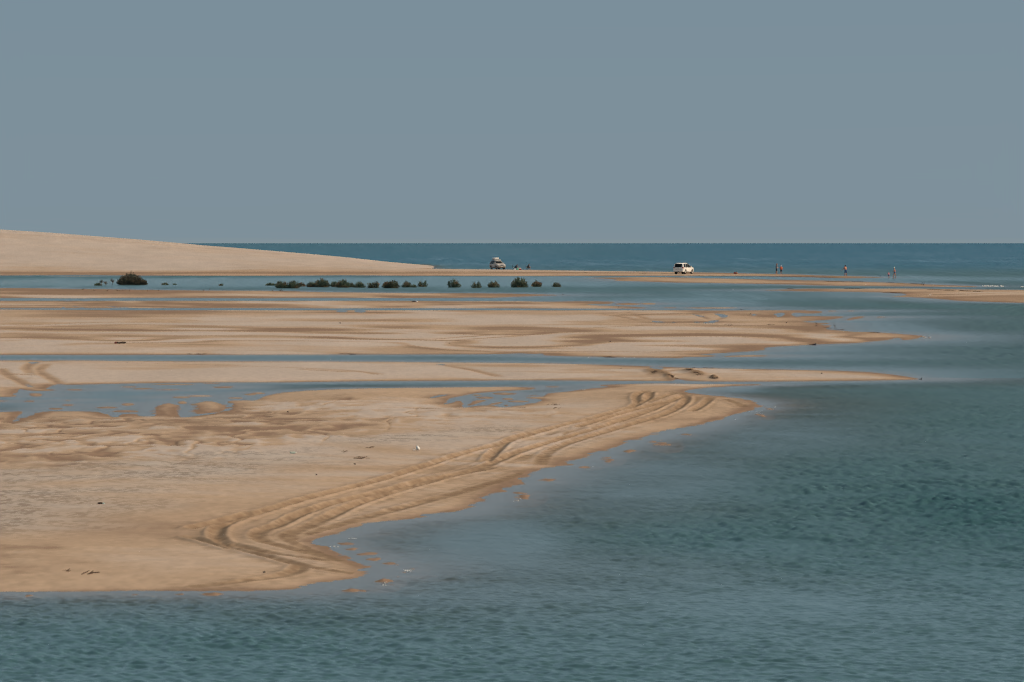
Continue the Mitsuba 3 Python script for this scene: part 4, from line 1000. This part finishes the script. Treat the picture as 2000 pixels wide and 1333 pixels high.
def log(ln, r0, r1, seed, z=.05):
    q = np.random.default_rng(seed)
    p = [np.array([x, q.normal(0, .03), z + q.normal(0, .02)]) for x in np.linspace(-ln / 2, ln / 2, 6)]
    rr = np.linspace(r0, r1, 6)
    return soft(union([bone(p[i], p[i + 1], rr[i], rr[i + 1], 10) for i in range(5)]), .06, 2)


lie('drift_log', 'dark broken driftwood log lying on the pale middle bar at the left', 'driftwood', 237, 671.8, [('trunk', log(.42, .05, .04, 1), 'dark_wood', True), ('branch', tri(bone((-.05, 0, .06), (.10, .05, .11), .022, .016, 8)), 'dark_wood', True), ('stub', log(.10, .04, .05, 2).apply_translation([-.30, 0, 0]), 'maroon_cloth', True)], .1)
lie('wreck_board', 'dark piece of flotsam with a white end on the second long bar', 'flotsam', 809.5, 590.2, [('board', tri(rbox(-.26, .12, -.10, .10, .02, .09, .02)), 'navy_cloth', 30), ('rib', tri(rbox(-.06, .02, -.12, .12, .09, .13, .015)), 'dark_wood', 30), ('white_end', lump(.16, .16, .14, 4).apply_translation([.20, 0, 0]), 'plastic_film', True)], 0)
lie('drift_plank', 'black driftwood plank with a raised end at the edge of the pale bar', 'driftwood', 1587.5, 674.4, [('plank', tri(rbox(-.21, .04, -.08, .08, -.02, .03, .02)), 'dark_wood', 30), ('block', lump(.10, .12, .09, 6).apply_translation([.02, 0, 0]), 'dark_wood', True), ('raised_end', tri(hullballs([((.03, 0, .02), .03), ((.14, 0, .03), .03), ((.15, 0, .08), .02)], 8)), 'navy_cloth', 30)], 0)
lie('plastic_bag', 'crumpled white plastic bag on the smooth sand above the tyre tracks', 'bag', 816, 880, [('film', sack(.18, .16, .14, 12).apply_scale(.72), 'plastic_film', True), ('corner', lump(.07, .04, .035, 8).apply_translation([-.085, -.03, 0]), 'plastic_film', True)], 0)
lie('plastic_bottle', 'pale crushed plastic bottle on the crusted sand left of the centre', 'bottle', 572, 886.4, [('bottle', tri(hullballs([((-.05, 0, .025), .025), ((.04, 0, .025), .025)], 10) + bone((.04, 0, .025), (.08, 0, .025), .016, .010, 10)), 'bottle_plastic', 40), ('bottle_cap', rod((.08, 0, .025), (.095, 0, .025), .011), 'white_cloth', 30)], .3)
lie('broken_jar', 'dark brown litter with a pale green end on the grey crusted sand at the left', 'litter', 197, 985, [('jar', tri(bone((-.05, 0, .018), (.01, 0, .02), .018, .021, 10)), 'dark_wood', 40), ('pale_end', lump(.06, .05, .035, 10).apply_translation([.055, .01, 0]), 'bottle_plastic', True)], .2)
for px, py, s, lab in ((693, 907.6, .085, 'small dark stone just below the dry twigs'), (618, 928.4, .07, 'small dark stone left of the dry twigs, on the smooth sand'), (516, 1119, .07, 'small brown stone inside the bend of the tyre tracks'), (562, 805.6, .09, 'brown stone on the sand below the lagoon right shore'),
                       (1213, 720.5, .10, 'small dark stone on the pale long bar'), (1605, 730.4, .12, 'dark stone near the right point of the long pale bar'), (664, 632, .16, 'dark stone in the middle of the wide middle bar'), (1192, 668, .14, 'dark stone on the right half of the wide middle bar'), (878, 671.5, .12, 'dark stone below the tyre line of the wide middle bar')):
    lie('stone', lab, 'stone', px, py, [('stone', lump(s * .62, s * .6, s * .45, int(px)), 'stone', True)], .5, 'small stones scattered over the sand')


def twigs(n, w, d, seed):
    q, out = np.random.default_rng(seed), []
    for i in range(n):
        c = np.array([q.uniform(-w, w), q.uniform(-d, d), .012])
        a, ln = q.normal(.15, .5), q.uniform(.05, .15)
        v = np.array([math.cos(a) * ln, math.sin(a) * ln * .8, q.uniform(0, .05)])
        out.append(rod(c, c + v, q.uniform(.004, .009), 5))
    return cat(out)


for px, py, w, n, lab in ((703, 896, .20, 16, 'scatter of dry brown twigs on the smooth sand left of the plastic bag'), (668, 884, .08, 5, 'few dark twigs left of the larger twig scatter'), (718, 876, .08, 6, 'faint twig scatter above the larger one'), (170, 1122, .10, 6, 'dark twigs and weed on the damp sand at the lower left'), (125, 1117, .07, 4, 'thin dark twig line left of the lower left weed'),
                          (1018, 798, .12, 5, 'dark twig lying below the braided pools'), (1075, 792, .30, 9, 'dark twigs right of the braided pools'), (1085, 799, .14, 5, 'short dark twigs just below those right of the pools')):
    lie('twig_scatter', lab, 'twigs', px, py, [('twigs', twigs(n, w * .85, w * 1.6, int(px)), 'dry_twig', 30)], 0, kind='stuff')


def weed_line(points, n, seed, size):
    """Clumps of dark weed along a line on the ground."""
    q = np.random.default_rng(seed)
    p = np.asarray(points, float)
    seg = np.hypot(*np.diff(p, axis=0).T)
    out = []
    heaps = q.random(max(3, n // 12))
    for i in range(n):
        t = (q.random() if n > 200 else np.clip(heaps[q.integers(len(heaps))] + q.normal(0, .018), 0, .999)) * seg.sum()
        k = min(int(np.searchsorted(np.cumsum(seg), t)), len(seg) - 1)
        f = 1 - (np.cumsum(seg)[k] - t) / seg[k]
        px, py = p[k] + (p[k + 1] - p[k]) * f
        g = gp(px, py)
        g = g + q.normal(0, [size * .6, size * 2.0])
        s = size * q.uniform(.5, 1.4)
        out.append((g, s, q.integers(1000)))
    h = np.maximum(relief(np.array([o[0][0] for o in out]), np.array([o[0][1] for o in out])), 0)
    ms = []
    for (g, s, sd_), z in zip(out, h):
        t = trimesh.creation.icosphere(subdivisions=1, radius=.5)
        v = np.array(t.vertices)
        v *= (1 + .5 * (meshkit.fbm(v * 4 + sd_, 2, 5) - .5) * 2)[:, None]
        t.vertices = v * [s * 1.7, s, s * .24] + [g[0], g[1], z + s * .03]
        ms.append(t)
    return cat(ms)


WEED = [([(1365, 539.6), (1440, 540.0), (1500, 540.3), (1560, 541.4), (1628, 542.6)], 420, .26), ([(1572, 552.4), (1610, 550.8), (1680, 551.2), (1745, 553.2), (1800, 555.6)], 120, .26), ([(1540, 564.8), (1620, 565), (1700, 565.4), (1760, 564.8)], 60, .30),
        ([(1738, 572.2), (1765, 573.4)], 40, .30), ([(1600, 639), (1640, 644), (1680, 648.5), (1760, 654), (1800, 657.5)], 60, .10), ([(1395, 637), (1440, 636), (1520, 634.5)], 30, .10), ([(1140, 536), (1250, 536.8), (1300, 537)], 50, .22),
        ([(1316, 718), (1330, 717.4), (1345, 718.4), (1405, 719.6)], 16, .08), ([(1272, 731.5), (1296, 734.2)], 22, .08), ([(1345, 730), (1372, 737.5)], 30, .085), ([(1310, 738.5), (1336, 743.6)], 36, .08), ([(1386, 739.5), (1402, 743.4)], 20, .08), ([(300, 692.5), (420, 692.7)], 14, .12), ([(664, 692), (690, 693)], 10, .12), ([(1186, 698), (1195, 698.5)], 12, .12),
        ([(1812, 567.5), (1870, 569), (1940, 572), (2000, 572.6)], 50, .28)]
ms = [weed_line(p, n, 50 + i, s) for i, (p, n, s) in enumerate(WEED)]
key = thing('seaweed', 'dark brown seaweed wrack lying in lines along the sand bars', None, kind='stuff')
add(key, None, cat(ms), 'wet_weed', True)

# ------------------------------------------------------------------ breaking ripples
mat('foam_white', (.66, .68, .68), .8)


def foam(points, n, seed, size, hz):
    q = np.random.default_rng(seed)
    ms = []
    for i in range(n):
        a, b, wx, wy = points[q.integers(len(points))]
        g = gp(a + q.normal(0, wx), b + q.normal(0, wy))
        s = size * q.uniform(.4, 1.3)
        t = trimesh.creation.icosphere(subdivisions=1, radius=.5)
        v = np.array(t.vertices)
        v *= (1 + .45 * (meshkit.fbm(v * 3 + i, 2, 9) - .5) * 2)[:, None]
        t.vertices = v * [s, s * .7, hz * q.uniform(.5, 1.2)] + [g[0], g[1], max(float(relief(np.array([g[0]]), np.array([g[1]]))[0]), 0) + hz * .15]
        ms.append(t)
    return cat(ms)


key = thing('foam', 'white foam of small waves breaking on the sand tips and shoals', None, kind='stuff')
add(key, None, cat([foam([(1928, 559.9, 4, .25), (1935, 559.8, 3, .2), (1943, 560.1, 2, .15), (1957, 560.1, 1.6, .25), (1997, 561.2, 2, .12)], 80, 1, .22, .16),
                    foam([(1012, 979, 3.5, .8), (1015, 976, 3, .6), (798, 1116, 3.5, .8), (794, 1115, 3, .6), (750, 1143, 3, 1.4), (753, 1139, 2.5, .8)], 44, 2, .022, .018),
                    foam([(1484, 808, 4, .5), (1480, 804, 6, .4), (1512, 795.5, 4, .4), (1156, 913, 2, .4), (1437, 820, 4, .3), (655, 1068, 4, .4), (690, 1053, 4, .4)], 36, 3, .028, .02),
                    foam([(1140, 762.5, 2.5, .15), (1430, 566, 1, .1), (1390, 553.4, 3, .08), (1150, 699, 1, .1), (1225, 699, 6, .15), (1660, 648, 12, .25), (1345, 539.6, 30, .08)], 30, 4, .06, .03)]), 'foam_white', True)
